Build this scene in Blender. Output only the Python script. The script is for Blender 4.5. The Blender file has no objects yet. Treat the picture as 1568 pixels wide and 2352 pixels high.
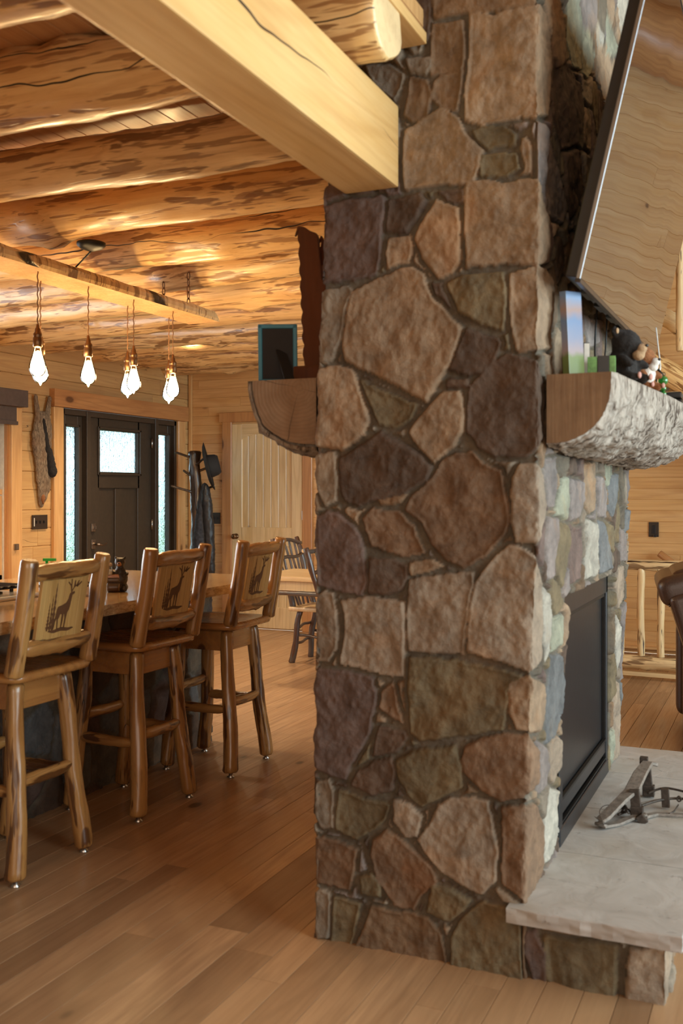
import bpy, bmesh, math, random
import numpy as np
from mathutils import Vector, Matrix, noise as mnoise
S = bpy.context.scene
COL = S.collection
# ---------------- camera ----------------
TH = math.radians(23.94); CH = 1.38; F = 2300.0; HY = 1130.0
cd = bpy.data.cameras.new('camera'); cam = bpy.data.objects.new('camera', cd); COL.objects.link(cam)
cam.location = (0, 0, CH); cam.rotation_euler = (math.pi/2, 0, TH)
cd.sensor_fit = 'HORIZONTAL'; cd.sensor_width = 36; cd.lens = F/1568*36; cd.shift_y = -46/1568
cd.clip_start = 0.05; cd.clip_end = 200
cd.dof.use_dof = True; cd.dof.focus_distance = 6.5; cd.dof.aperture_fstop = 5.6
S.camera = cam
# ---------------- world, light, exposure ----------------
w = bpy.data.worlds.new('world'); S.world = w; w.use_nodes = True
bg = w.node_tree.nodes['Background']; bg.inputs[0].default_value = (0.74, 0.88, 1.0, 1); bg.inputs[1].default_value = 4.0
S.view_settings.view_transform = 'Standard'; S.view_settings.look = 'None'
S.view_settings.exposure = 0.0; S.view_settings.gamma = 1; S.view_settings.use_curve_mapping = False
def area(name, loc, rot, sx, sy, power, col):
    l = bpy.data.lights.new(name, 'AREA'); l.shape = 'RECTANGLE'; l.size = sx; l.size_y = sy
    l.energy = power; l.color = col
    o = bpy.data.objects.new(name, l); COL.objects.link(o); o.location = loc; o.rotation_euler = rot
    return o
D90 = math.pi/2
# daylight through the great room windows (right wall and the wall behind the camera)
area('daylight_right', (4.88, 3.0, 2.3), (0, D90, 0), 3.2, 7.0, 680, (0.72, 0.93, 1.0))
area('daylight_behind', (1.6, -4.38, 1.9), (D90, 0, 0), 4.4, 2.6, 105, (1.0, 0.90, 0.78))
area('kitchen_side_fill', (-5.60, 4.2, 1.45), (0, -D90, 0), 1.2, 1.8, 45, (0.85, 0.95, 1.0))  # added cool fill on the bare left wall, no window at this spot
for i, (lx, ly) in enumerate([(-4.55, 3.1), (-4.55, 5.1), (-4.55, 7.1), (-4.55, 1.2)]):  # added warm spots that brighten the kitchen, no fittings belong to them
    l = bpy.data.lights.new('kitchen_fill_spot', 'SPOT'); l.energy = 150; l.color = (1.0, 0.76, 0.48); l.spot_size = 2.2; l.spot_blend = .8; l.shadow_soft_size = .06
    o = bpy.data.objects.new('kitchen_fill_spot', l); COL.objects.link(o); o.location = (lx, ly, 2.70)
# ---------------- materials ----------------
MATS = {}
class NT:
    def __init__(s, name):
        s.m = bpy.data.materials.new(name); s.m.use_nodes = True; s.t = s.m.node_tree
        s.b = s.t.nodes['Principled BSDF']; s.out = s.t.nodes['Material Output']; MATS[name] = s.m
    def n(s, ty, **kw):
        x = s.t.nodes.new(ty)
        for k, v in kw.items(): setattr(x, k, v)
        return x
    def l(s, a, b): s.t.links.new(a, b)
    def val(s, node, i, v):
        if hasattr(v, 'is_output') : s.l(v, node.inputs[i])
        else: node.inputs[i].default_value = v
    def math(s, op, a, b=None, c=None, clamp=False):
        x = s.n('ShaderNodeMath', operation=op); x.use_clamp = clamp
        s.val(x, 0, a)
        if b is not None: s.val(x, 1, b)
        if c is not None: s.val(x, 2, c)
        return x.outputs[0]
    def vmath(s, op, a, b):
        x = s.n('ShaderNodeVectorMath', operation=op); s.val(x, 0, a); s.val(x, 1, b); return x.outputs[0]
    def noise(s, v, scale, detail=3, rough=.55, dist=0):
        x = s.n('ShaderNodeTexNoise'); s.l(v, x.inputs['Vector'])
        x.inputs['Scale'].default_value = scale; x.inputs['Detail'].default_value = detail
        x.inputs['Roughness'].default_value = rough; x.inputs['Distortion'].default_value = dist
        return x.outputs['Fac']
    def mix(s, f, a, b, mode='MIX'):
        x = s.n('ShaderNodeMix', data_type='RGBA', blend_type=mode)
        s.val(x, 0, f); s.val(x, 6, a if hasattr(a, 'is_output') else (*a, 1)[:4]); s.val(x, 7, b if hasattr(b, 'is_output') else (*b, 1)[:4])
        return x.outputs[2]
    def rng(s, v, a, b, c=0., d=1.):
        x = s.n('ShaderNodeMapRange'); x.clamp = True
        s.l(v, x.inputs[0]); x.inputs[1].default_value = a; x.inputs[2].default_value = b; x.inputs[3].default_value = c; x.inputs[4].default_value = d
        return x.outputs[0]
    def bump(s, h, strength=.5, dist=.01):
        x = s.n('ShaderNodeBump'); x.inputs['Strength'].default_value = strength; x.inputs['Distance'].default_value = dist
        s.l(h, x.inputs['Height']); s.l(x.outputs[0], s.b.inputs['Normal'])
    def fin(s, col, rough=.5, metal=0, coat=0, **kw):
        s.val(s.b, 0, col if hasattr(col, 'is_output') else (*col, 1)[:4])
        s.val(s.b, s.b.inputs.find('Roughness'), rough); s.b.inputs['Metallic'].default_value = metal
        s.b.inputs['Coat Weight'].default_value = coat; s.b.inputs['Coat Roughness'].default_value = .18
        for k, v in kw.items(): s.val(s.b, s.b.inputs.find(k), v)
        return s.m
def plain(name, col, rough=.5, metal=0, coat=0, var=.12, sc=30, bump=.15, **kw):
    t = NT(name); tc = t.n('ShaderNodeTexCoord').outputs['Object']
    f = t.noise(tc, sc, 4)
    c = t.mix(t.rng(f, .3, .7), tuple(x*(1-var) for x in col), tuple(min(1, x*(1+var)) for x in col))
    if bump: t.bump(f, bump, .003)
    return t.fin(c, rough, metal, coat, **kw)
def wood(name, light, mid, dark, blotch=.0, crack=.0, knot=.5, rough=.42, coat=.15, src='OBJ', sl=1., sc=1., bump=.35, rows=0., dash=.0, lcrack=None, streak=.0, streakcol=(.03, .012, .006)):
    """grain runs along local Z (OBJ) or along the first UV axis (UV)"""
    t = NT(name)
    if src == 'UV':
        uv = t.n('ShaderNodeUVMap').outputs[0]; sp = t.n('ShaderNodeSeparateXYZ'); t.l(uv, sp.inputs[0])
        at = t.n('ShaderNodeAttribute', attribute_name='rnd'); r = at.outputs['Fac']
        cb = t.n('ShaderNodeCombineXYZ'); t.l(sp.outputs[1], cb.inputs[0]); t.l(t.math('MULTIPLY', r, 37.), cb.inputs[1]); t.l(t.math('MULTIPLY_ADD', r, 11., sp.outputs[0]), cb.inputs[2])
        v = cb.outputs[0]
    else:
        tc = t.n('ShaderNodeTexCoord').outputs['Object']; r = t.n('ShaderNodeObjectInfo').outputs['Random']
        cb = t.n('ShaderNodeCombineXYZ'); t.l(t.math('MULTIPLY', r, 31.), cb.inputs[0]); t.l(t.math('MULTIPLY', r, 17.), cb.inputs[2])
        v = t.vmath('ADD', tc, cb.outputs[0])
    def st(a, b): return t.vmath('MULTIPLY', v, (a*sc, a*sc, b*sl))
    g1 = t.noise(st(70, 2.5), 1, 4, .6, .4)
    g2 = t.noise(st(9, 1.1), 1, 4, .6, .8)
    rg = t.math('SINE', t.math('MULTIPLY', t.noise(st(5, .5), 1, 1.5, .4), 60.))
    c = t.mix(t.rng(g2, .32, .68), mid, light)
    c = t.mix(t.math('MULTIPLY', t.rng(rg, .2, 1.), .22), c, dark)
    c = t.mix(t.math('MULTIPLY', t.rng(g1, .45, .75), .35), c, dark)
    if rows: c = t.mix(t.math('MULTIPLY', t.rng(r, 0., 1.), rows), c, mid); c = t.mix(t.math('MULTIPLY', t.rng(t.math('FRACT', t.math('MULTIPLY', r, 7.3)), .6, 1.), rows*.7), c, dark)
    h = t.math('MULTIPLY', g1, .35)
    if blotch:
        b = t.noise(st(15, 2.6), 1, 3, .65, .3); br = t.rng(b, .62-.08*blotch, .66-.08*blotch)
        c = t.mix(t.math('MULTIPLY', br, .85), c, tuple(x*.45 for x in dark)); h = t.math('MULTIPLY_ADD', br, -.25, h)
        b2 = t.noise(st(26, 5), 1, 3, .7, .2); c = t.mix(t.math('MULTIPLY', t.rng(b2, .60, .68), .45*min(1, blotch)), c, dark)
    if streak:
        b = t.noise(st(30, 2.), 1, 3, .7, .1); br = t.rng(b, .66-.1*streak, .70-.1*streak)
        c = t.mix(br, c, streakcol); h = t.math('MULTIPLY_ADD', br, -.6, h)
    if dash:
        b = t.noise(st(46, 3.2), 1, 2, .6, .2); br = t.rng(b, .60-.05*dash, .65-.05*dash); c = t.mix(t.math('MULTIPLY', br, .7), c, tuple(x*.6 for x in dark)); h = t.math('MULTIPLY_ADD', br, -.3, h)
    if lcrack is not None:   # long drying cracks running with the grain at a few angles round the log
        so = t.n('ShaderNodeSeparateXYZ'); t.l(t.n('ShaderNodeTexCoord').outputs['Object'], so.inputs[0]); so2 = t.n('ShaderNodeSeparateXYZ'); t.l(v, so2.inputs[0])
        an = t.math('ARCTAN2', so.outputs[1], so.outputs[0]); cz = t.n('ShaderNodeCombineXYZ'); t.l(so2.outputs[2], cz.inputs[2]); t.l(t.math('MULTIPLY', r, 9.), cz.inputs[0])
        wob = t.noise(cz.outputs[0], 1.6, 3, .55); wid = t.noise(t.vmath('ADD', cz.outputs[0], (5, 0, 3)), 1.3, 2, .5)
        ph = t.math('ADD', t.math('MULTIPLY_ADD', wob, 1.7, an), lcrack if lcrack >= 0 else t.math('MULTIPLY', r, 6.28))
        ff = t.math('PINGPONG', ph, 1.35 if lcrack < 0 else 3.14159); kr = t.rng(t.math('SUBTRACT', t.math('MULTIPLY', t.rng(wid, .42, .70), .075), ff), 0., .012)
        c = t.mix(kr, c, (.015, .008, .004)); h = t.math('MULTIPLY_ADD', kr, -1.5, h)
    if crack:
        k = t.noise(st(5, .35), 1, 2, .5, .0); kk = t.math('ABSOLUTE', t.math('SUBTRACT', k, .5)); kr = t.rng(kk, .0, .006*crack, 1., 0.)
        c = t.mix(kr, c, (.015, .008, .004)); h = t.math('MULTIPLY_ADD', kr, -1.5, h)
    if knot:
        vo = t.n('ShaderNodeTexVoronoi'); t.l(st(3.2, 1.6), vo.inputs['Vector']); vo.inputs['Scale'].default_value = 1.
        wv = t.math('MULTIPLY_ADD', g2, .06, vo.outputs['Distance'])
        kn = t.rng(wv, .07+.05*knot, .10+.06*knot, 1., 0.); ring = t.rng(wv, .10, .26, .35, 0.)
        c = t.mix(ring, c, dark); c = t.mix(t.math('MULTIPLY', kn, .85), c, tuple(x*.4 for x in dark))
    t.bump(h, bump, .006)
    return t.fin(c, t.rng(g1, .3, .7, rough*.8, rough*1.25), coat=coat)
# woods
wood('pine_log', (.88, .61, .28), (.78, .48, .19), (.46, .18, .05), blotch=.45, dash=.8, lcrack=-1, knot=.6, rough=.32, coat=.35, bump=.6)
wood('pine_log_grey', (.84, .60, .30), (.70, .45, .20), (.40, .18, .06), blotch=.72, dash=1.2, lcrack=-1, knot=.8, rough=.35, coat=.3, bump=.6)
wood('beam_pine', (.80, .53, .23), (.72, .43, .155), (.48, .22, .06), lcrack=.72, knot=.7, rough=.4, coat=.15, bump=.25)
wood('stool_log', (.47, .25, .08), (.31, .135, .036), (.15, .045, .012), blotch=1.0, crack=.25, knot=.5, rough=.28, coat=.5, bump=.4)
wood('stool_board', (.50, .235, .07), (.38, .16, .045), (.20, .07, .02), knot=.3, rough=.25, coat=.6, bump=.15)
wood('stool_panel', (.58, .36, .13), (.46, .26, .08), (.26, .12, .035), knot=.0, rough=.35, coat=.4, bump=.15)
wood('rail_log', (.80, .60, .33), (.70, .45, .20), (.38, .18, .07), blotch=.4, streak=.8, knot=.5, rough=.45, coat=.1, bump=.6)
wood('wall_pine', (.76, .47, .21), (.66, .36, .13), (.42, .17, .05), src='UV', knot=.55, rough=.38, coat=.2, rows=.35, bump=.12)
wood('wall_rough', (.70, .45, .19), (.58, .33, .12), (.34, .16, .06), src='UV', knot=.55, rough=.55, coat=.05, rows=.6, bump=.5, crack=.12)
wood('ceiling_pine', (.60, .33, .14), (.52, .26, .10), (.33, .13, .045), src='UV', knot=.3, rough=.4, coat=.15, rows=.35, bump=.12)
wood('floor_wood', (.60, .37, .20), (.42, .245, .125), (.17, .085, .04), src='UV', knot=.35, rough=.36, coat=.2, rows=.8, bump=.12, sl=1.2)
wood('trim_pine', (.76, .46, .20), (.66, .36, .13), (.42, .18, .06), knot=.45, rough=.4, coat=.15, bump=.12)
wood('trim_red', (.58, .28, .10), (.48, .21, .07), (.26, .09, .03), knot=.8, rough=.42, coat=.15, bump=.15)
wood('door_pine', (.78, .58, .33), (.70, .48, .23), (.44, .24, .10), knot=.5, rough=.35, coat=.25, bump=.1)
wood('bark_branch', (.10, .085, .075), (.06, .045, .035), (.16, .05, .015), blotch=1.2, knot=.6, rough=.35, coat=.4, bump=1.2)
wood('rack_branch', (.06, .045, .035), (.035, .022, .016), (.11, .06, .03), blotch=.6, crack=.6, knot=.4, rough=.2, coat=.7, bump=1.2)
wood('red_carving', (.13, .036, .011), (.09, .022, .007), (.04, .010, .004), knot=.0, rough=.4, coat=.3, bump=.15)
wood('seat_board', (.50, .235, .07), (.36, .15, .042), (.13, .045, .014), knot=.3, rough=.25, coat=.5, bump=.1)
wood('end_grain', (.80, .60, .33), (.70, .50, .25), (.36, .20, .09), knot=.0, rough=.6, coat=0, bump=.4, sl=25, sc=.4)
wood('slab_wood', (.74, .46, .22), (.62, .34, .14), (.40, .17, .06), knot=.1, rough=.4, coat=.1, bump=.2)
def bark(name, a, b, dk, sc=1.):
    t = NT(name); tc = t.n('ShaderNodeTexCoord').outputs['Object']
    v = t.vmath('MULTIPLY', tc, (26*sc, 26*sc, 9*sc)); n1 = t.noise(v, 1, 6, .68, 1.2)
    vo = t.n('ShaderNodeTexVoronoi', feature='DISTANCE_TO_EDGE'); t.l(t.vmath('ADD', v, t.n('ShaderNodeTexNoise').outputs['Color']), vo.inputs['Vector']); vo.inputs['Scale'].default_value = .8
    cr = t.rng(vo.outputs['Distance'], .0, .12)
    c = t.mix(t.rng(n1, .35, .65), b, a); c = t.mix(t.rng(n1, .38, .46, 1., 0.), c, dk); c = t.mix(t.math('MULTIPLY', t.math('SUBTRACT', 1., cr), .35), c, dk)
    t.bump(t.math('ADD', n1, t.math('MULTIPLY', cr, .25)), 1.0, .018); return t.fin(c, .85)
bark('mantel_bark', (.50, .435, .37), (.33, .275, .22), (.07, .045, .03), .75)
bark('tread_bark', (.40, .32, .24), (.28, .20, .13), (.08, .05, .03))
def mantel_end():
    t = NT('mantel_end'); tc = t.n('ShaderNodeTexCoord').outputs['Object']
    n1 = t.noise(t.vmath('MULTIPLY', tc, (55, 5, 3)), 1, 5, .7, .3); n2 = t.noise(tc, 9, 4)
    c = t.mix(t.rng(n1, .3, .7), (.17, .095, .045), (.26, .155, .08)); c = t.mix(t.rng(n2, .45, .7, 0, .6), c, (.12, .06, .028))
    t.bump(n1, .5, .004); t.fin(c, .7)
mantel_end()
def mantel_end2():
    t = NT('mantel_rings'); tc = t.n('ShaderNodeTexCoord').outputs['Object']
    sp = t.n('ShaderNodeSeparateXYZ'); t.l(tc, sp.inputs[0])
    dx = t.math('ADD', sp.outputs[0], .06); dz = t.math('SUBTRACT', sp.outputs[2], -.03)
    rr = t.math('SQRT', t.math('ADD', t.math('MULTIPLY', dx, dx), t.math('MULTIPLY', dz, dz)))
    an = t.math('ARCTAN2', dz, dx)
    ring = t.math('SINE', t.math('MULTIPLY_ADD', rr, 520., t.math('MULTIPLY', t.noise(tc, 8, 3), 14.)))
    cr = t.math('ABSOLUTE', t.math('SINE', t.math('MULTIPLY_ADD', t.noise(tc, 6, 2), .9, t.math('MULTIPLY', an, 2.))))
    c = t.mix(t.rng(t.noise(tc, 14, 4), .3, .7), (.24, .145, .08), (.33, .215, .13))
    c = t.mix(t.rng(ring, 0, 1, 0, .18), c, (.14, .075, .035)); c = t.mix(t.rng(cr, .0, .04, .95, 0.), c, (.05, .03, .02))
    t.bump(ring, .15, .002); t.fin(c, .7)
mantel_end2()
def stone_mat(name, mul=1.):
    t = NT(name); at = t.n('ShaderNodeAttribute', attribute_name='col').outputs['Color']
    tc = t.n('ShaderNodeTexCoord').outputs['Object']
    n1 = t.noise(tc, 11, 6, .65, .5); n2 = t.noise(tc, 70, 5, .7); n3 = t.noise(tc, 4, 3, .5, 1.)
    c = t.mix(t.rng(n1, .30, .72, .0, .75), t.mix(1., at, (.52, .49, .46), 'MULTIPLY'), t.mix(1., at, (1.45, 1.36, 1.25), 'MULTIPLY'))
    c = t.mix(t.rng(n2, .35, .65, .0, .30), c, t.mix(1., at, (.45, .42, .40), 'MULTIPLY'))
    c = t.mix(t.rng(n3, .58, .72, 0., .35), c, t.mix(1., at, (1.25, .80, .42), 'MULTIPLY'))
    t.bump(t.math('ADD', n1, t.math('MULTIPLY', n2, .5)), .8, .010)
    return t.fin(c, .82)
stone_mat('field_stone')
def slab_mat():
    t = NT('hearth_stone'); tc = t.n('ShaderNodeTexCoord').outputs['Object']; r = t.n('ShaderNodeObjectInfo').outputs['Random']
    n1 = t.noise(tc, 7, 6, .6, 1.); n2 = t.noise(t.vmath('MULTIPLY', tc, (14, 30, 14)), 1, 5, .7, .6); n3 = t.noise(tc, 3, 2)
    c = t.mix(t.rng(n1, .3, .7), (.36, .33, .30), (.49, .46, .43)); c = t.mix(t.rng(n3, .56, .75, 0, .35), c, (.36, .28, .19))
    pit = t.rng(n2, .33, .37, 1., 0.); c = t.mix(t.math('MULTIPLY', pit, .35), c, (.24, .20, .17))
    t.bump(t.math('SUBTRACT', n1, t.math('MULTIPLY', pit, .6)), .6, .006); return t.fin(c, .6)
slab_mat()
def granite():
    t = NT('granite'); tc = t.n('ShaderNodeTexCoord').outputs['Object']
    n1 = t.noise(t.vmath('MULTIPLY', tc, (60, 18, 60)), 1, 5, .7, .5); n2 = t.noise(tc, 160, 3)
    c = t.mix(t.rng(n1, .35, .62), (.28, .15, .06), (.60, .42, .22)); c = t.mix(t.rng(n2, .62, .70, 0, .8), c, (.10, .06, .03))
    return t.fin(c, .12, coat=.4)
granite()
plain('black_metal', (.022, .021, .02), .45, .6); plain('firebox_black', (.02, .02, .022), .35, .2)
plain('steel', (.55, .52, .48), .3, 1, var=.05); plain('bronze', (.20, .11, .055), .35, .9); plain('nickel', (.42, .36, .30), .28, 1, var=.05)
plain('iron', (.075, .058, .047), .6, .5, var=.4, sc=60, bump=.6); plain('iron_pale', (.24, .205, .175), .6, .4, var=.3, sc=60, bump=.6)
plain('door_brown', (.048, .033, .021), .42); plain('shade_fabric', (.10, .07, .056), .8); plain('plate_brown', (.035, .022, .014), .4)
plain('vinyl_grey', (.22, .24, .27), .4); plain('cable', (.012, .012, .012), .5); plain('cord_brown', (.20, .09, .03), .7)
plain('black_plastic', (.012, .012, .013), .35); plain('port_grey', (.05, .055, .05), .5); plain('teal_frame', (.02, .19, .27), .45)
plain('easel_black', (.014, .012, .011), .7); plain('white_plastic', (.72, .70, .62), .4); plain('leather', (.052, .026, .017), .32, coat=.15, var=.25, sc=220, bump=.35)
plain('fur_black', (.018, .014, .012), .95, var=.4, sc=180, bump=1); plain('fur_brown', (.26, .10, .035), .95, var=.3, sc=180, bump=1)
plain('fur_white', (.70, .66, .60), .95, var=.1, sc=180, bump=1); plain('fur_tan', (.42, .27, .15), .95, var=.2, sc=160, bump=1)
plain('bear_resin', (.025, .018, .014), .35, var=.5, sc=120, bump=.8); plain('bear_snout', (.36, .15, .05), .4)
plain('felt_black', (.018, .016, .015), .8, bump=.5, sc=90); plain('denim_dark', (.022, .028, .042), .7, var=.35, sc=40, bump=.5); plain('jacket_black', (.012, .012, .014), .45, var=.3, sc=20)
plain('green_plastic', (.05, .55, .06), .4); plain('paper_white', (.72, .66, .58), .8); plain('book_dark', (.03, .028, .026), .5); plain('book_green', (.14, .30, .09), .5, var=.4, sc=50)
plain('yellow_card', (.55, .36, .09), .6); plain('sheath', (.10, .035, .012), .5); plain('engrave', (.11, .045, .016), .6); plain('grass', (.10, .22, .05), .9, var=.4, sc=2)
plain('porch_brown', (.16, .075, .035), .8); plain('tree_green', (.12, .25, .08), .9, var=.5, sc=3, bump=1); plain('house_grey', (.30, .29, .27), .8); plain('white_wall', (.74, .72, .66), .6)
plain('dark_wood_box', (.05, .02, .01), .5); plain('silver_edge', (.33, .34, .36), .35, 1, var=.03); plain('pink_nose', (.5, .25, .2), .7)
def pelt_mat():
    t = NT('pelt_fur'); tc = t.n('ShaderNodeTexCoord').outputs['Object']
    n = t.noise(t.vmath('MULTIPLY', tc, (90, 90, 22)), 1, 5, .75, .6); n2 = t.noise(tc, 7, 3)
    c = t.mix(t.rng(n, .35, .65), (.09, .055, .032), (.42, .31, .20)); c = t.mix(t.rng(n2, .48, .68, 0, .5), c, (.24, .11, .045))
    t.bump(n, 1, .012); t.fin(c, .95)
pelt_mat()
def screen_mat():
    t = NT('tv_screen'); tc = t.n('ShaderNodeTexCoord').outputs['Object']
    n = t.noise(t.vmath('MULTIPLY', tc, (1, 3.2, 1.2)), 1, 0, .4, .2)
    t.bump(n, .13, .02); t.fin((.19, .265, .41), .02, 1)
screen_mat()
def emis(name, col, st):
    t = NT(name); t.b.inputs['Base Color'].default_value = (0, 0, 0, 1); t.b.inputs['Emission Color'].default_value = (*col, 1); t.b.inputs['Emission Strength'].default_value = st
emis('filament_glow', (1.0, .72, .38), 140)
def clear(name, tint=(1, 1, 1), ior=1.45, rough=.02, amt=1.):
    t = NT(name); fr = t.n('ShaderNodeFresnel'); fr.inputs[0].default_value = ior
    tr = t.n('ShaderNodeBsdfTransparent'); tr.inputs[0].default_value = (*tint, 1); gl = t.n('ShaderNodeBsdfGlossy'); gl.inputs['Roughness'].default_value = rough
    mx = t.n('ShaderNodeMixShader'); t.l(t.math('MULTIPLY', fr.outputs[0], amt), mx.inputs[0]); t.l(tr.outputs[0], mx.inputs[1]); t.l(gl.outputs[0], mx.inputs[2]); t.l(mx.outputs[0], t.out.inputs[0])
clear('bulb_glass', (1., .93, .80)); clear('clear_glass', (.95, .97, .95)); clear('window_glass', (.95, 1, .98))
def rain():
    t = NT('rain_glass'); tc = t.n('ShaderNodeTexCoord').outputs['Object']
    n = t.noise(t.vmath('MULTIPLY', tc, (60, 60, 16)), 1, 3, .6, 1.2)
    gl = t.n('ShaderNodeBsdfRefraction'); gl.inputs['Color'].default_value = (.93, 1., 1., 1); gl.inputs['Roughness'].default_value = .16; gl.inputs['IOR'].default_value = 1.25
    bp = t.n('ShaderNodeBump'); bp.inputs['Strength'].default_value = .8; bp.inputs['Distance'].default_value = .02; t.l(n, bp.inputs['Height']); t.l(bp.outputs[0], gl.inputs['Normal'])
    t.l(gl.outputs[0], t.out.inputs[0])
rain()
def grn():
    t = NT('green_glass'); t.fin((.01, .35, .05), .05, **{'Transmission Weight': .6, 'IOR': 1.45}, coat=1)
grn()
def landscape():
    t = NT('landscape_print'); tc = t.n('ShaderNodeTexCoord').outputs['Object']; sp = t.n('ShaderNodeSeparateXYZ'); t.l(tc, sp.inputs[0])
    z = t.math('MULTIPLY_ADD', t.noise(tc, 25, 3), .03, sp.outputs[2]); r = t.n('ShaderNodeValToRGB'); t.l(t.math('MULTIPLY_ADD', z, 4.0, .5), r.inputs[0])
    e = r.color_ramp.elements; e[0].position = 0; e[0].color = (.10, .12, .03, 1); e[1].position = 1; e[1].color = (.16, .24, .38, 1)
    for p, c in ((.3, (.14, .18, .05, 1)), (.36, (.30, .23, .24, 1)), (.52, (.19, .21, .30, 1)), (.72, (.12, .19, .33, 1)), (.85, (.30, .19, .16, 1))):
        x = e.new(p); x.color = c
    t.fin(r.outputs[0], .3)
landscape()
M = MATS
# ---------------- helpers ----------------
def cam_ray(px, py):
    t = (px-784)/F; return Vector((t*math.cos(TH)-math.sin(TH), t*math.sin(TH)+math.cos(TH), (HY-py)/F))
def tag(o, label=None, cat=None, group=None, kind=None):
    if label: o['label'] = label
    if cat: o['category'] = cat
    if group: o['group'] = group
    if kind: o['kind'] = kind
    return o
def empty(name, loc, rz=0, label=None, cat=None, group=None, kind=None):
    o = bpy.data.objects.new(name, None); COL.objects.link(o); o.location = loc; o.rotation_euler = (0, 0, rz); o.empty_display_size = .05
    return tag(o, label, cat, group, kind)
def link(name, me, mat, parent=None, smooth=True, mw=None):
    o = bpy.data.objects.new(name, me); COL.objects.link(o)
    for m in (mat if isinstance(mat, (list, tuple)) else [mat]): me.materials.append(M[m] if isinstance(m, str) else m)
    if smooth: me.polygons.foreach_set('use_smooth', [True]*len(me.polygons))
    if parent: o.parent = parent
    if mw is not None: o.matrix_basis = mw
    return o
def fbm(bm, name, mat, parent=None, smooth=True, mw=None):
    me = bpy.data.meshes.new(name); bm.to_mesh(me); bm.free(); return link(name, me, mat, parent, smooth, mw)
def axis_mat(p0, p1, up=None):
    p0 = Vector(p0); z = (Vector(p1)-p0); L = z.length; z.normalize()
    u = Vector(up) if up else (Vector((0, 0, 1)) if abs(z.z) < .9 else Vector((1, 0, 0)))
    x = u.cross(z)
    if x.length < 1e-4: x = Vector((0, 1, 0)).cross(z)
    x.normalize(); y = z.cross(x)
    m = Matrix((x, y, z)).transposed().to_4x4(); m.translation = p0; return m, L
def log(name, mat, p0, p1, r0, r1=None, seed=0, amp=.08, ns=18, step=.04, bend=.0, parent=None, cham=.25, flat=0, taper_ends=0, knobs=0, end=None):
    """peeled log: local Z along the axis, lumpy radius, chamfered ends"""
    r1 = r0 if r1 is None else r1; mw, L = axis_mat(p0, p1); n = max(4, int(L/step)); so = Vector((seed*3.7, seed*1.3, seed*.7))
    rd = random.Random(seed); kn = [(rd.random()*L, rd.random()*6.28, .12+.2*rd.random()) for _ in range(knobs)]
    zs = [0, cham*r0] + [L*i/n for i in range(1, n)] + [L-cham*r1, L]; zs = sorted(z for z in zs)
    vs = []; fs = []
    for i, z in enumerate(zs):
        f = z/L; r = r0+(r1-r0)*f
        e = 1.0
        if i == 0 or i == len(zs)-1: e = 1-cham*.7
        if taper_ends: d = min(z, L-z); e *= 1-.55*max(0, 1-d/taper_ends)**1.5
        bx = bend*math.sin(f*math.pi+seed)*r; by = bend*math.sin(f*2.3*math.pi+seed*2)*r*.6
        for k in range(ns):
            a = 2*math.pi*k/ns; c, s = math.cos(a), math.sin(a)
            q = Vector((c*1.1, s*1.1, z/(r*5))) + so
            rr = r*e*(1+amp*1.6*mnoise.noise(q)+amp*.7*mnoise.noise(q*3.1+Vector((0, 0, z/r))))
            for kz, ka, kh in kn:
                da = abs((a-ka+math.pi) % 6.2832-math.pi); g = math.exp(-((z-kz)/(r*.7))**2-(da/.45)**2); rr += r*kh*g
            x, y = c*rr+bx, s*rr+by
            if flat and y < -flat*r: y = -flat*r
            vs.append((x, y, z))
    m = len(zs)
    for i in range(m-1):
        for k in range(ns):
            k2 = (k+1) % ns; fs.append((i*ns+k, i*ns+k2, (i+1)*ns+k2, (i+1)*ns+k))
    nf = len(fs)
    fs.append(tuple(reversed(range(ns)))); fs.append(tuple((m-1)*ns+k for k in range(ns)))
    me = bpy.data.meshes.new(name); me.from_pydata(vs, [], fs)
    o = link(name, me, [mat, end or mat], parent, True, mw)
    for p in (nf, nf+1): me.polygons[p].use_smooth = False; me.polygons[p].material_index = 1
    return o
def bar(name, mat, p0, p1, w, t, parent=None, bev=.004, up=None, seg=2):
    """squared timber along local Z; w along local X, t along local Y"""
    mw, L = axis_mat(p0, p1, up); bm = bmesh.new(); bmesh.ops.create_cube(bm, size=1)
    for v in bm.verts: v.co = Vector((v.co.x*w, v.co.y*t, (v.co.z+.5)*L))
    if bev: bmesh.ops.bevel(bm, geom=bm.edges[:], offset=min(bev, w*.4, t*.4, L*.4), segments=seg, profile=.7, affect='EDGES')
    return fbm(bm, name, mat, parent, False, mw)
def addbox(bm, c, s, rot=None):
    r = bmesh.ops.create_cube(bm, size=1); R = rot or Matrix.Identity(3)
    for v in r['verts']: v.co = R @ Vector((v.co.x*s[0], v.co.y*s[1], v.co.z*s[2])) + Vector(c)
    return r['verts']
def box(name, mat, c, s, parent=None, bev=.004, smooth=False, seg=2):
    bm = bmesh.new(); addbox(bm, (0, 0, 0), s)
    if bev: bmesh.ops.bevel(bm, geom=bm.edges[:], offset=bev, segments=seg, profile=.7, affect='EDGES')
    return fbm(bm, name, mat, parent, smooth, Matrix.Translation(c))
def boxes(name, mat, lst, parent=None, bev=0, at=(0, 0, 0)):
    bm = bmesh.new()
    for c, s in lst: addbox(bm, Vector(c)-Vector(at), s)
    if bev: bmesh.ops.bevel(bm, geom=bm.edges[:], offset=bev, segments=1, affect='EDGES')
    return fbm(bm, name, mat, parent, False, Matrix.Translation(at))
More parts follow.
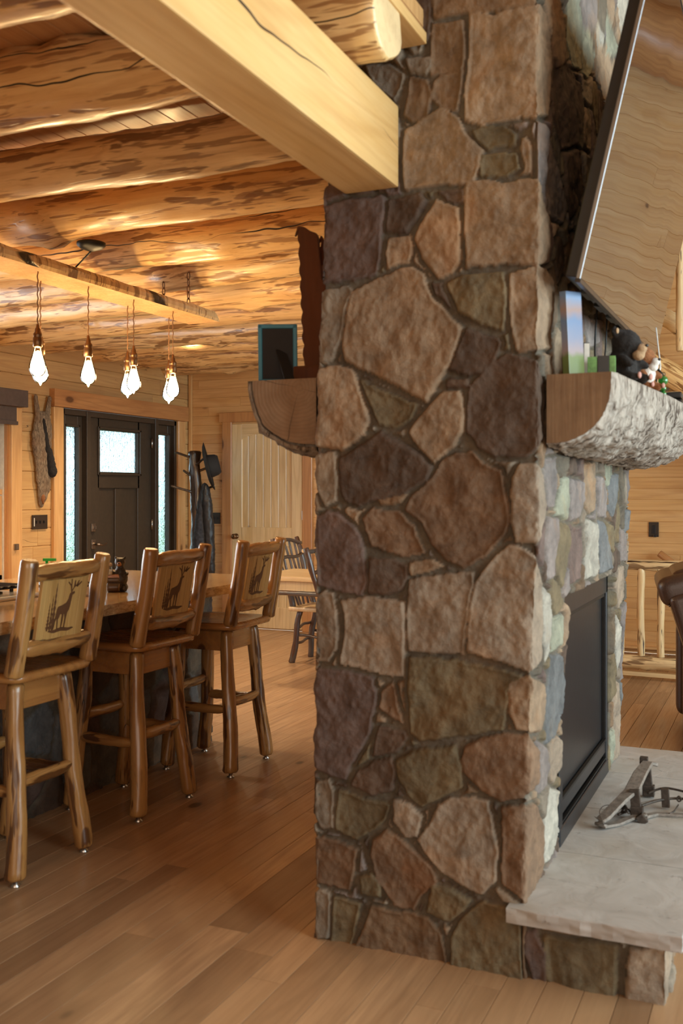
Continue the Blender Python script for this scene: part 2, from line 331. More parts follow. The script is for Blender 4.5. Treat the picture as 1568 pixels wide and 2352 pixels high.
def tube(name, mat, pts, r, parent=None, ns=8, closed=False):
    """smooth tube through points; r number or list"""
    P = [Vector(p) for p in pts]; n = len(P); Q = []; R = []
    rs = r if isinstance(r, (list, tuple)) else [r]*n
    sub = 5 if n > 2 else 1
    for i in range(n if closed else n-1):
        a, b, c, d = P[(i-1) % n if closed else max(i-1, 0)], P[i], P[(i+1) % n], P[(i+2) % n if closed else min(i+2, n-1)]
        for k in range(sub):
            t = k/sub; Q.append(.5*((2*b)+(c-a)*t+(2*a-5*b+4*c-d)*t*t+(3*b-a-3*c+d)*t**3)); R.append(rs[i]*(1-t)+rs[(i+1) % n]*t)
    if not closed: Q.append(P[-1]); R.append(rs[-1])
    m = len(Q); vs = []; fs = []; pu = None
    for i in range(m):
        tg = (Q[(i+1) % m]-Q[i-1]) if closed else (Q[min(i+1, m-1)]-Q[max(i-1, 0)]); tg.normalize()
        if pu is None: pu = tg.orthogonal().normalized()
        pu = (pu-tg*pu.dot(tg)).normalized(); pv = tg.cross(pu)
        for k in range(ns):
            a = 2*math.pi*k/ns; vs.append(Q[i]+(pu*math.cos(a)+pv*math.sin(a))*R[i])
    for i in range(m if closed else m-1):
        for k in range(ns): fs.append((i*ns+k, i*ns+(k+1) % ns, ((i+1) % m)*ns+(k+1) % ns, ((i+1) % m)*ns+k))
    if not closed: fs.append(tuple(reversed(range(ns)))); fs.append(tuple((m-1)*ns+k for k in range(ns)))
    me = bpy.data.meshes.new(name); me.from_pydata([tuple(v) for v in vs], [], fs); return link(name, me, mat, parent)
def lathe(name, mat, prof, c=(0, 0, 0), parent=None, ns=28, mw=None, smooth=True):
    vs = []; fs = []
    for r, z in prof:
        for k in range(ns): a = 2*math.pi*k/ns; vs.append((r*math.cos(a), r*math.sin(a), z))
    for i in range(len(prof)-1):
        for k in range(ns): fs.append((i*ns+k, i*ns+(k+1) % ns, (i+1)*ns+(k+1) % ns, (i+1)*ns+k))
    if prof[0][0] > 1e-4: fs.append(tuple(reversed(range(ns))))
    if prof[-1][0] > 1e-4: fs.append(tuple((len(prof)-1)*ns+k for k in range(ns)))
    me = bpy.data.meshes.new(name); me.from_pydata(vs, [], fs)
    bm = bmesh.new(); bm.from_mesh(me); bmesh.ops.remove_doubles(bm, verts=bm.verts, dist=1e-5); bm.to_mesh(me); bm.free()
    return link(name, me, mat, parent, smooth, mw if mw is not None else Matrix.Translation(c))
def extrude(name, mat, pts, t, parent=None, mw=None, bev=0, smooth=False):
    """outline in local XZ, thickness along local Y"""
    bm = bmesh.new(); v = [bm.verts.new((x, -t/2, z)) for x, z in pts]; f = bm.faces.new(v)
    r = bmesh.ops.extrude_face_region(bm, geom=[f]); bmesh.ops.translate(bm, verts=[g for g in r['geom'] if isinstance(g, bmesh.types.BMVert)], vec=(0, t, 0))
    bmesh.ops.recalc_face_normals(bm, faces=bm.faces[:])
    if bev: bmesh.ops.bevel(bm, geom=[e for e in bm.edges], offset=bev, segments=2, affect='EDGES')
    return fbm(bm, name, mat, parent, smooth, mw)
def blob(name, mat, els, parent=None, vox=.006, mw=None, rough=0, seed=0):
    """one continuous body out of overlapping ellipsoids: (centre, radii[, rotation])"""
    bm = bmesh.new()
    for e in els:
        c, r = e[0], e[1]; R = e[2] if len(e) > 2 else Matrix.Identity(3)
        q = bmesh.ops.create_icosphere(bm, subdivisions=3, radius=1)
        for v in q['verts']: v.co = R @ Vector((v.co.x*r[0], v.co.y*r[1], v.co.z*r[2])) + Vector(c)
    o = fbm(bm, name, mat, parent, True, mw)
    md = o.modifiers.new('remesh', 'REMESH'); md.mode = 'VOXEL'; md.voxel_size = vox; md.use_smooth_shade = True
    sm = o.modifiers.new('smooth', 'SMOOTH'); sm.factor = .6; sm.iterations = 4
    if rough:
        tx = bpy.data.textures.new(name, 'CLOUDS'); tx.noise_scale = vox*2.5; d = o.modifiers.new('fur', 'DISPLACE'); d.texture = tx; d.strength = rough; d.mid_level = .5
    return o
def rotm(axis, deg): return Matrix.Rotation(math.radians(deg), 3, axis)
def planks(name, mat, O, U, V, N, L, W, pitch, plen, gap=.0015, dep=.003, seed=1, holes=(), jitter=0, pvar=0., kind='structure', parent=None, vround=0):
    """boards as real bevelled strips: length axis U, width axis V, facing N; holes are (u0,u1,v0,v1)"""
    rd = random.Random(seed); O, U, V, N = map(Vector, (O, U, V, N)); vs = []; fs = []; uv = []; rn = []
    v = 0.
    while v < W-1e-4:
        p = pitch*(1+pvar*(rd.random()*2-1)); v1 = min(v+p, W); segs = []; u = -rd.random()*plen
        while u < L:
            l = plen*(.6+.8*rd.random()); a, b = max(u, 0), min(u+l, L); u += l
            if b-a > .01: segs.append((a, b))
        out = []
        for a, b in segs:
            parts = [(a, b)]
            for h in holes:
                if h[2] < v1-1e-4 and h[3] > v+1e-4:
                    np_ = []
                    for x, y in parts:
                        if h[1] <= x or h[0] >= y: np_.append((x, y))
                        else:
                            if h[0] > x: np_.append((x, h[0]))
                            if h[1] < y: np_.append((h[1], y))
                    parts = np_
            r = rd.random(); out += [(x, y, r) for x, y in parts if y-x > .004]
        for a, b, r in out:
            off = N*(rd.random()*jitter); g = gap; i0 = len(vs)
            for (uu, vv, dd) in ((a, v, -dep), (b, v, -dep), (b, v1, -dep), (a, v1, -dep), (a+g*.5, v+g, 0), (b-g*.5, v+g, 0), (b-g*.5, v1-g, 0), (a+g*.5, v1-g, 0)):
                vs.append(O+U*uu+V*vv+N*dd+off)
            for q in ((4, 5, 6, 7), (0, 1, 5, 4), (1, 2, 6, 5), (2, 3, 7, 6), (3, 0, 4, 7)):
                fs.append(tuple(i0+k for k in q)); rn.append(r)
                uvs = ((a, v), (b, v), (b, v1), (a, v1)); uv += [uvs[k % 4] for k in q]
        v = v1
    me = bpy.data.meshes.new(name); me.from_pydata([tuple(x) for x in vs], [], fs)
    l = me.uv_layers.new(name='UVMap'); l.data.foreach_set('uv', [c for q in uv for c in q])
    at = me.attributes.new('rnd', 'FLOAT', 'FACE'); at.data.foreach_set('value', rn)
    o = link(name, me, mat, parent, False)
    if U.cross(V).dot(N) < 0: me.flip_normals()
    if kind: o['kind'] = kind
    return o
def regrain(o, axis):
    """turn the local Z axis (the grain) to lie along the given direction without moving the mesh"""
    R = Vector((0, 0, 1)).rotation_difference(Vector(axis)).to_matrix().to_4x4(); o.data.transform(R.inverted()); o.matrix_basis = o.matrix_basis @ R
    return o
def copy_tree(o, parent=None):
    c = o.copy(); COL.objects.link(c)
    if parent: c.parent = parent
    for ch in list(o.children): copy_tree(ch, c)
    return c
# ---- masonry height field ----
def vnoise(x, y, seed=0):
    xi = np.floor(x).astype(np.int64); yi = np.floor(y).astype(np.int64); fx = x-xi; fy = y-yi
    fx = fx*fx*(3-2*fx); fy = fy*fy*(3-2*fy)
    def h(a, b):
        n = (a*374761393+b*668265263+seed*974634777) & 0xffffffff; n = ((n ^ (n >> 13))*1274126177) & 0xffffffff; return ((n ^ (n >> 16)) & 0xffff)/65535.
    return (h(xi, yi)*(1-fx)+h(xi+1, yi)*fx)*(1-fy)+(h(xi, yi+1)*(1-fx)+h(xi+1, yi+1)*fx)*fy
def fbn(x, y, s, o=3, seed=0):
    r = 0; a = .5
    for i in range(o): r = r+a*vnoise(x*s, y*s, seed+i*17); s *= 2.1; a *= .5
    return r-.45
PAL = {'T': (.33, .235, .155), 'B': (.225, .145, .085), 'D': (.115, .075, .052), 'G': (.27, .225, .175), 'R': (.225, .14, .085), 'P': (.16, .11, .095), 'O': (.18, .14, .08),
       'L': (.34, .27, .205), 'V': (.25, .215, .205), 'W': (.43, .41, .36), 'E': (.32, .335, .26), 'S': (.17, .18, .19), 'M': (.15, .125, .092)}
def masonry(name, P0, us, zs, polys, parent=None, seed=0, cell=(.16, .14), auto='TBDGRPOL', depth=.022, holes=(), mort='M', amp=1., mat='field_stone', post=None):
    U, Z = np.meshgrid(us, zs, indexing='ij'); shp = U.shape
    Uw = U+.016*fbn(U, Z, 16, 3, seed)+.006*fbn(U, Z, 60, 2, seed+5); Zw = Z+.016*fbn(U, Z, 16, 3, seed+9)+.006*fbn(U, Z, 60, 2, seed+3)
    D = np.full(shp, -.5); I = np.full(shp, -1)
    for pi, (c, pl) in enumerate(polys):
        pl = np.array(pl); lo = pl.min(0)-.06; hi = pl.max(0)+.06
        m = (Uw > lo[0]) & (Uw < hi[0]) & (Zw > lo[1]) & (Zw < hi[1])
        if not m.any(): continue
        x = Uw[m]; y = Zw[m]; dm = np.full(x.shape, 9.); ins = np.zeros(x.shape, bool); n = len(pl)
        for i in range(n):
            ax, ay = pl[i]; bx, by = pl[(i+1) % n]; ex, ey = bx-ax, by-ay; L2 = ex*ex+ey*ey+1e-12
            t = np.clip(((x-ax)*ex+(y-ay)*ey)/L2, 0, 1); dm = np.minimum(dm, np.hypot(x-ax-t*ex, y-ay-t*ey))
            cr = ((ay > y) != (by > y)); xx = ax+(y-ay)*ex/(ey if abs(ey) > 1e-9 else 1e-9); ins ^= cr & (x < xx)
        sd = np.where(ins, dm, -dm); cur = D[m]; ic = I[m]; sd = sd+.003; b = sd > cur; cur[b] = sd[b]; ic[b] = pi; D[m] = cur; I[m] = ic
    # irregular cells wherever no traced stone lies
    rs = np.random.RandomState(seed+1); cu, cz = cell; nu = int((us[-1]-us[0])/cu)+4; nz = int((zs[-1]-zs[0])/cz)+4
    F1 = np.full(shp, 9.); F2 = np.full(shp, 9.); IV = np.zeros(shp, int); k = 0
    for a in range(nu):
        for b in range(nz):
            px = us[0]+(a-1.5+rs.uniform(-.36, .36)+(b % 2)*.5)*cu; pz = zs[0]+(b-1.5+rs.uniform(-.36, .36))*cz; k += 1
            i0, i1 = np.searchsorted(us, (px-3*cu, px+3*cu)); j0, j1 = np.searchsorted(zs, (pz-3*cz, pz+3*cz))
            if i1 <= i0 or j1 <= j0: continue
            sl = (slice(i0, i1), slice(j0, j1)); d = np.hypot((Uw[sl]-px)/cu, (Zw[sl]-pz)/cz)
            f1, f2, iv = F1[sl], F2[sl], IV[sl]; n1 = d < f1; f2[...] = np.where(n1, f1, np.minimum(f2, d)); iv[...] = np.where(n1, k, iv); f1[...] = np.where(n1, d, f1)
    DV = (F2-F1)*.5*min(cu, cz)-.007; DV = np.minimum(DV, -D-.012)
    av = DV > D; D = np.where(av, DV, D); ids = np.where(av, 1000+IV, I)
    cols = np.zeros(shp+(3,)); H = np.zeros(shp)
    rcol = {}
    uniq = np.unique(ids)
    lut = {}
    for q in uniq:
        r2 = np.random.RandomState(int(q)*7+seed+3); base = PAL[polys[q][0]] if 0 <= q < 1000 else PAL[auto[r2.randint(len(auto))]]
        lut[q] = (np.array(base)*(.88+.24*r2.rand()), -.012*r2.rand(), r2.uniform(-.06, .06, 2))
    inv = np.searchsorted(uniq, ids); C = np.array([lut[q][0] for q in uniq]); OF = np.array([lut[q][1] for q in uniq]); TL = np.array([lut[q][2] for q in uniq])
    cen = np.zeros((len(uniq), 2)); cnt = np.bincount(inv.ravel(), minlength=len(uniq)); cen[:, 0] = np.bincount(inv.ravel(), U.ravel(), len(uniq))/cnt; cen[:, 1] = np.bincount(inv.ravel(), Z.ravel(), len(uniq))/cnt
    st = D > 0; t = np.clip(D/.012, 0, 1); prof = np.sqrt(np.clip(1-(1-t)**2, 0, 1))
    rid = np.abs(fbn(U+.3*ids % 7, Z, 9, 3, seed+40)); 
    hs = -depth+depth*prof+OF[inv]*t+t*(TL[inv, 0]*(U-cen[inv, 0])+TL[inv, 1]*(Z-cen[inv, 1]))*.6+t*amp*(.008*fbn(U, Z, 70, 3, seed+61)+.026*fbn(U, Z, 13, 4, seed+21)+.020*rid-.008)
    hm = -depth-.002+.006*fbn(U, Z, 40, 3, seed+33)
    H = np.where(st, np.maximum(hs, hm), hm)
    cols = np.where(st[..., None], C[inv], np.array(PAL[mort])*(1+.25*fbn(U, Z, 50, 2, seed+2))[..., None])
    for (a, b, c, d, dd) in holes:
        m = (U > a) & (U < b) & (Z > c) & (Z < d); H = np.where(m, -dd, H); cols[m] = (.02, .02, .02)
    Pn, Nn = P0(U, Z); co = Pn+Nn*H[..., None]
    if post is not None: co = post(co)
    nu, nz = shp; idx = np.arange(nu*nz).reshape(shp)
    q = np.stack([idx[:-1, :-1], idx[1:, :-1], idx[1:, 1:], idx[:-1, 1:]], -1).reshape(-1, 4)
    me = bpy.data.meshes.new(name); me.vertices.add(nu*nz); me.vertices.foreach_set('co', co.reshape(-1).astype(np.float32))
    me.loops.add(q.size); me.loops.foreach_set('vertex_index', q.reshape(-1).astype(np.int32)); me.polygons.add(len(q))
    me.polygons.foreach_set('loop_start', np.arange(0, q.size, 4, dtype=np.int32)); me.polygons.foreach_set('loop_total', np.full(len(q), 4, np.int32)); me.update(calc_edges=True)
    at = me.attributes.new('col', 'FLOAT_COLOR', 'POINT'); at.data.foreach_set('color', np.concatenate([cols, np.ones(shp+(1,))], -1).reshape(-1).astype(np.float32))
    return link(name, me, mat, parent)
def perimeter(corners_fn, r=.02):
    """u,z -> position and outward normal, with corners rounded by averaging"""
    def f(U, Z):
        P = 0; ks = (-1, -.5, 0, .5, 1)
        for k in ks: P = P+corners_fn(U+k*r, Z)
        P = P/len(ks); Tn = corners_fn(U+r*1.2, Z)-corners_fn(U-r*1.2, Z); N = np.stack([Tn[..., 1], -Tn[..., 0], np.zeros_like(U)], -1)
        N /= np.linalg.norm(N, axis=-1, keepdims=True)+1e-9; return P, N
    return f
# ================= the room =================
XL, XR, YN, YB = -5.69, 5.0, -4.5, 8.9; KC = 2.75; GC = 5.6
# floor boards of mixed widths, running away from the camera
planks('floor', 'floor_wood', (XL, YN, 0), (0, 1, 0), (1, 0, 0), (0, 0, 1), YB-YN, XR-XL, .115, 1.5, gap=.0015, dep=.004, seed=4, pvar=.28)
def wallhole(y0, y1, z0, z1): return (y0-YN, y1-YN, z0, z1)
H_W1 = (5.30, 6.22, .66, 2.06); H_D1 = (6.90, 8.64, 0, 2.10)
planks('wall_left', 'wall_rough', (XL, YN, 0), (0, 1, 0), (0, 0, 1), (1, 0, 0), YB-YN, KC, .158, 2.6, gap=.005, dep=.008, seed=7, holes=[wallhole(*H_W1), wallhole(*H_D1)], jitter=.004, pvar=.06)
planks('wall_back', 'wall_pine', (XL, YB, 3.102), (1, 0, 0), (0, 0, 1), (0, -1, 0), XR-XL, GC-3.102, .155, 2.9, gap=.003, dep=.004, seed=19)
planks('wall_back', 'wall_pine', (XL, YB, 0), (1, 0, 0), (0, 0, 1), (0, -1, 0), XR-XL, 3.102, .094, 2.9, gap=.003, dep=.004, seed=9)
planks('wall_right', 'wall_pine', (XR, YN, 0), (0, 1, 0), (0, 0, 1), (-1, 0, 0), YB-YN, GC, .14, 2.9, gap=.003, dep=.004, seed=11)
planks('wall_front', 'wall_pine', (XL, YN, 0), (1, 0, 0), (0, 0, 1), (0, 1, 0), XR-XL, GC, .14, 2.9, gap=.003, dep=.004, seed=12)
planks('ceiling', 'ceiling_pine', (XL, YN, KC), (0, 1, 0), (1, 0, 0), (0, 0, -1), YB-YN, -.98-XL, .098, 2.4, gap=.003, dep=.004, seed=13)
planks('ceiling', 'wall_pine', (XL, YN, GC), (1, 0, 0), (0, 1, 0), (0, 0, -1), XR-XL, YB-YN, .14, 2.9, gap=.003, dep=.004, seed=14)
planks('wall_left', 'wall_rough', (XL, YN, KC+.06), (0, 1, 0), (0, 0, 1), (1, 0, 0), YB-YN, GC-KC-.06, .158, 2.6, gap=.005, dep=.008, seed=17)
tag(box('trim_1', 'trim_pine', ((-.98+XL)/2, (YN+YB)/2, KC+.03), (-.98-XL, YB-YN, .05), bev=0), kind='structure')
tag(bar('trim_2', 'beam_pine', (-1.10, -1.2, 2.712), (-1.10, 2.79, 2.712), .27, .034, up=(0, 0, 1)), kind='structure')
def backing(name, x, rects): tag(boxes(name, 'white_wall', [((x, (a+b)/2, (c+d)/2), (.06, b-a, d-c)) for a, b, c, d in rects]), kind='structure')
backing('wall_left', XL-.05, [(YN-.1, 5.30, -.1, 2.85), (5.30, 6.22, -.1, .66), (5.30, 6.22, 2.06, 2.85), (6.22, 6.90, -.1, 2.85), (6.90, 8.64, 2.10, 2.85), (8.64, YB+.1, -.1, 2.85), (YN-.1, YB+.1, 2.85, GC+.1)])  # unseen boxes behind the left boards, added to stop light leaks
tag(box('wall_back', 'white_wall', ((XL+XR)/2, YB+.06, GC/2), (XR-XL+.4, .08, GC+.3), bev=0), kind='structure')  # unseen outer shell behind the far boards, added against light leaks
tag(box('ceiling', 'white_wall', ((XL+XR)/2, (YN+YB)/2, GC+.06), (XR-XL+.4, YB-YN+.4, .08), bev=0), kind='structure')  # unseen cover above the roof boards, added to keep stray light out
tag(bar('trim_3', 'wall_pine', (XL+.03, YB-.02, 0), (XL+.03, YB-.02, KC), .03, .03, bev=.003), kind='structure').data.materials[0] = M['trim_pine']  # corner strip added to close the light leak between the walls
# ---- great room windows that let the daylight in ----
wn = 2
for (x, y, z, a) in ((4.96, 1.9, 2.3, 1), (4.96, 4.2, 2.3, 1), (4.96, 6.5, 2.3, 1), (.3, -4.46, 1.9, 0), (2.6, -4.46, 1.9, 0)):
    r = empty('window_%d' % wn, (x, y, z), -D90 if a else 0, kind='structure'); wn += 1
    W, Hh = (1.9, 2.9) if a else (1.9, 2.3)
    boxes('window_frame', 'trim_pine', [((0, 0, Hh/2), (W+.1, .05, .1)), ((0, 0, -Hh/2), (W+.1, .05, .1)), ((-W/2, 0, 0), (.1, .05, Hh)), ((W/2, 0, 0), (.1, .05, Hh)), ((0, 0, 0), (.04, .04, Hh))], r)
# ---- kitchen window, left edge of the view ----
w1 = empty('window_1', (XL, 5.76, 1.36), 0, kind='structure')
boxes('casing', 'trim_pine', [((.02, .54, .02), (.045, .12, 1.60)), ((.02, -.54, .02), (.045, .12, 1.60)), ((.025, 0, .76), (.05, 1.26, .13)), ((.03, 0, -.74), (.06, 1.3, .09))], w1, bev=.004)
boxes('jamb', 'trim_red', [((-.04, .47, 0), (.09, .018, 1.4)), ((-.04, -.47, 0), (.09, .018, 1.4))], w1)
boxes('sash', 'trim_pine', [((-.055, 0, .02), (.035, .92, .045)), ((-.055, .43, -.36), (.035, .055, .7)), ((-.055, -.43, -.36), (.035, .055, .7)), ((-.055, 0, -.67), (.035, .92, .06))], w1, bev=.003)
boxes('upper_sash', 'vinyl_grey', [((-.085, .435, .35), (.03, .045, .7)), ((-.085, -.435, .35), (.03, .045, .7)), ((-.085, 0, .68), (.03, .9, .04))], w1)
box('pane', 'window_glass', (-.06, 0, -.32), (.006, .84, .64), w1, bev=0); box('pane', 'window_glass', (-.086, 0, .34), (.006, .84, .66), w1, bev=0)
box('latch', 'nickel', (.055, .515, -.42), (.03, .035, .05), w1, bev=.006)
sh = empty('roller_shade', (-5.60, 5.76, 2.055), 0, 'dark brown roller shade in a box valance over the kitchen window at the left edge', 'window shade')
box('valance', 'shade_fabric', (0, 0, .07), (.09, 1.13, .135), sh, bev=.006)
box('fabric', 'shade_fabric', (-.02, 0, -.06), (.006, 1.0, .14), sh, bev=0); box('hem_bar', 'shade_fabric', (-.018, 0, -.125), (.018, 1.02, .03), sh, bev=.004)
# ---- front door with two side lights ----
d1 = empty('door_1', (XL, 7.76, 0), 0, kind='structure')
def zz(*a): return a
boxes('casing', 'trim_pine', [((.018, -.945, 1.05), (.04, .125, 2.11)), ((.018, .955, 1.05), (.04, .13, 2.11))], d1, bev=.006)
bar('header', 'trim_red', (.03, -1.03, 2.18), (.03, 1.04, 2.18), .148, .06, d1, up=(1, 0, 0))
fr = boxes('frame', 'door_brown', [((-.045, -.865, 1.05), (.12, .04, 2.1)), ((-.045, .865, 1.05), (.12, .04, 2.1)), ((-.045, 0, 2.075), (.12, 1.76, .05)), ((-.04, -.53, 1.05), (.13, .055, 2.1)), ((-.04, .525, 1.05), (.13, .055, 2.1)), ((-.045, 0, .015), (.12, 1.76, .03))], d1, bev=.003)
def sidelight(y0, y1, g0, g1):
    s = boxes('side_light', 'door_brown', [((-.05, (y0+g0)/2, 1.04), (.045, g0-y0, 2.02)), ((-.05, (g1+y1)/2, 1.04), (.045, y1-g1, 2.02)), ((-.05, (g0+g1)/2, 2.0), (.045, g1-g0, .1)), ((-.05, (g0+g1)/2, .15), (.045, g1-g0, .25)),
        ((-.022, g0-.012, 1.11), (.02, .02, 1.72)), ((-.022, g1+.012, 1.11), (.02, .02, 1.72)), ((-.022, (g0+g1)/2, 1.96), (.02, g1-g0+.04, .02))], d1, bev=.003)
    box('pane', 'rain_glass', (-.055, (g0+g1)/2, 1.11), (.008, g1-g0, 1.68), s, bev=0)
sidelight(-.845, -.56, -.79, -.625); sidelight(.555, .845, .60, .785)
lf = boxes('door_leaf', 'door_brown', [((-.05, -.41, 1.05), (.045, .18, 2.04)), ((-.05, .385, 1.05), (.045, .22, 2.04)), ((-.05, -.02, 2.01), (.045, .64, .13)), ((-.05, -.02, 1.49), (.045, .64, .15)), ((-.05, -.02, .16), (.045, .64, .28)),
    ((-.066, -.02, .775), (.010, .66, 1.5)), ((-.05, -.02, .85), (.045, .12, 1.12)), ((-.06, -.19, .85), (.02, .26, 1.15)), ((-.06, .16, .85), (.02, .28, 1.15)),
    ((-.02, -.34, 1.755), (.025, .022, .44)), ((-.02, .30, 1.755), (.025, .022, .44)), ((-.02, -.02, 1.965), (.025, .66, .022)), ((-.02, -.02, 1.545), (.025, .66, .022))], d1, bev=.003)
box('pane', 'rain_glass', (-.055, -.02, 1.755), (.008, .62, .40), lf, bev=0)
for z in (1.06, .91):
    p = box('lock_plate', 'nickel', (-.018, -.42, z), (.016, .06, .075 if z > 1 else .085), lf, bev=.006)
tube('door_handle', 'nickel', [(-.012, -.42, .91), (.035, -.42, .91), (.045, -.40, .908), (.045, -.35, .90), (.042, -.30, .915)], [.014, .012, .011, .009, .006], lf)
box('deadbolt_turn', 'nickel', (.0, -.42, 1.06), (.03, .014, .03), lf, bev=.004)
for z in (1.86, 1.06, .25): lathe('hinge', 'steel', [(.008, -.05), (.008, .05)], (-.012, .49, z), d1, ns=10)
# ---- closet door on the back wall ----
d2 = empty('door_2', (-4.76, YB, 0), 0, kind='structure')
boxes('casing', 'trim_red', [((-.455, -.02, 1.05), (.11, .045, 2.1)), ((.455, -.02, 1.05), (.105, .045, 2.1)), ((0, -.022, 2.14), (1.08, .06, .10))], d2, bev=.005)
lf2 = boxes('door_leaf', 'door_pine', [((-.34, -.015, 1.045), (.12, .035, 2.05)), ((.34, -.015, 1.045), (.12, .035, 2.05)), ((0, -.015, .93), (.58, .035, .19)), ((0, -.015, .12), (.58, .035, .21))], d2, bev=.004)
pts = [(-.285, 2.07), (.285, 2.07), (.285, 1.90)]+[(.285*math.cos(a), 1.90+.07*math.sin(a)) for a in [math.pi*k/12 for k in range(1, 12)]]+[(-.285, 1.90)]
extrude('door_rail', 'door_pine', pts, .035, lf2, Matrix.Translation((0, -.015, 0)), bev=.003); regrain(lf2.children[-1] if False else bpy.data.objects['door_rail'], (1, 0, 0))
for z0, z1 in ((1.02, 1.98), (.22, .84)):
    pn = boxes('door_panel', 'door_pine', [((-.255+.0855*k+.0, -.006, (z0+z1)/2), (.083, .02, z1-z0)) for k in range(7)], lf2, bev=.004)
kb = lathe('door_knob', 'bronze', [(0, 0), (.028, 0), (.028, .006), (.011, .012), (.011, .035), (.026, .045), (.028, .058), (.018, .068), (0, .07)], (0, 0, 0), lf2, mw=Matrix.Translation((-.345, -.033, .93)) @ Matrix.Rotation(D90, 4, 'X'))
for z in (1.15, 1.85, .25): box('hinge', 'steel', (.402, -.035, z), (.016, .012, .09), d2, bev=.002)
# sidings end trim and base trims
tag(bar('baseboard_back', 'trim_pine', (-4.20, YB-.012, .05), (XR, YB-.012, .05), .10, .02, up=(0, 0, 1)), kind='structure')
tag(bar('baseboard_left', 'trim_pine', (XL+.012, 2, .05), (XL+.012, 6.6, .05), .10, .02, up=(0, 0, 1)), kind='structure')
# what stands outside the glass
tag(box('lawn', 'grass', (-14, 6, -.35), (16, 40, .1), bev=0), kind='structure', )
tag(box('porch', 'porch_brown', (-6.95, 6.6, -.12), (2.2, 7, .1), bev=0), kind='structure')
pr = tag(box('porch_ceiling', 'porch_brown', (-6.95, 6.6, 2.35), (2.2, 7, .1), bev=0), kind='structure')
tag(box('porch_beam', 'porch_brown', (-8.0, 6.6, 2.22), (.14, 7, .22), bev=0), kind='structure')
rd = random.Random(5)
for i in range(3):
    e = [((rd.uniform(-.8, .8), rd.uniform(-.8, .8), 1.3+rd.uniform(-.6, .9)), (rd.uniform(.6, 1.0),)*3) for _ in range(7)]+[((0, 0, .2), (.15, .15, 1.2))]
    t = blob('garden_tree', 'tree_green', e, vox=.12, mw=Matrix.Translation((-17-rd.random()*2, 20.5+i*3.2, -.3)), rough=.15)
    tag(t, 'green garden tree outside, blurred by the textured glass of the front door', 'tree', 'garden trees beyond the front door')
# ================= fireplace =================
fp = empty('stone_fireplace', (-.98, 3.7, 0), 0, 'tall fieldstone fireplace pillar with raised stone hearth and black firebox', 'fireplace')
fo = Vector((-.98, 3.7, 0))
def lean(Z): t = np.clip((Z-.3)/1.0, 0, 1); return -.042*(1-t)
def leanL(Z): t = np.clip((Z-1.3)/1.0, 0, 1); return .03*t
UL, UR, Y0, LF = -1.345, -.625, 2.79, 1.82
def col_path(U, Z):
    X = np.where(U < UL, UL+leanL(Z), np.where(U > UR, UR+lean(Z), UL+leanL(Z)+(U-UL)/(UR-UL)*(UR+lean(Z)-UL-leanL(Z))))
    Y = np.where(U < UL, Y0+(UL-U), np.where(U > UR, Y0+(U-UR), Y0))
    far = U > UR+LF; X = np.where(far, X-(U-UR-LF), X); Y = np.where(far, Y0+LF, Y)
    return np.stack([X, Y, Z], -1)
def px2u(px, py):
    d = cam_ray(px, py); k = Y0/d.y; X = d.x*k; z = CH+d.z*k; xr = UR+float(lean(np.array(z))); xl = UL+float(leanL(np.array(z)))
    if X <= xr: return (UL+(X-xl)/(xr-xl)*(UR-UL), z)
    for _ in range(3): k = xr/d.x; z = CH+d.z*k; xr = UR+float(lean(np.array(z)))
    return (UR+max(0, d.y*k-Y0), z)
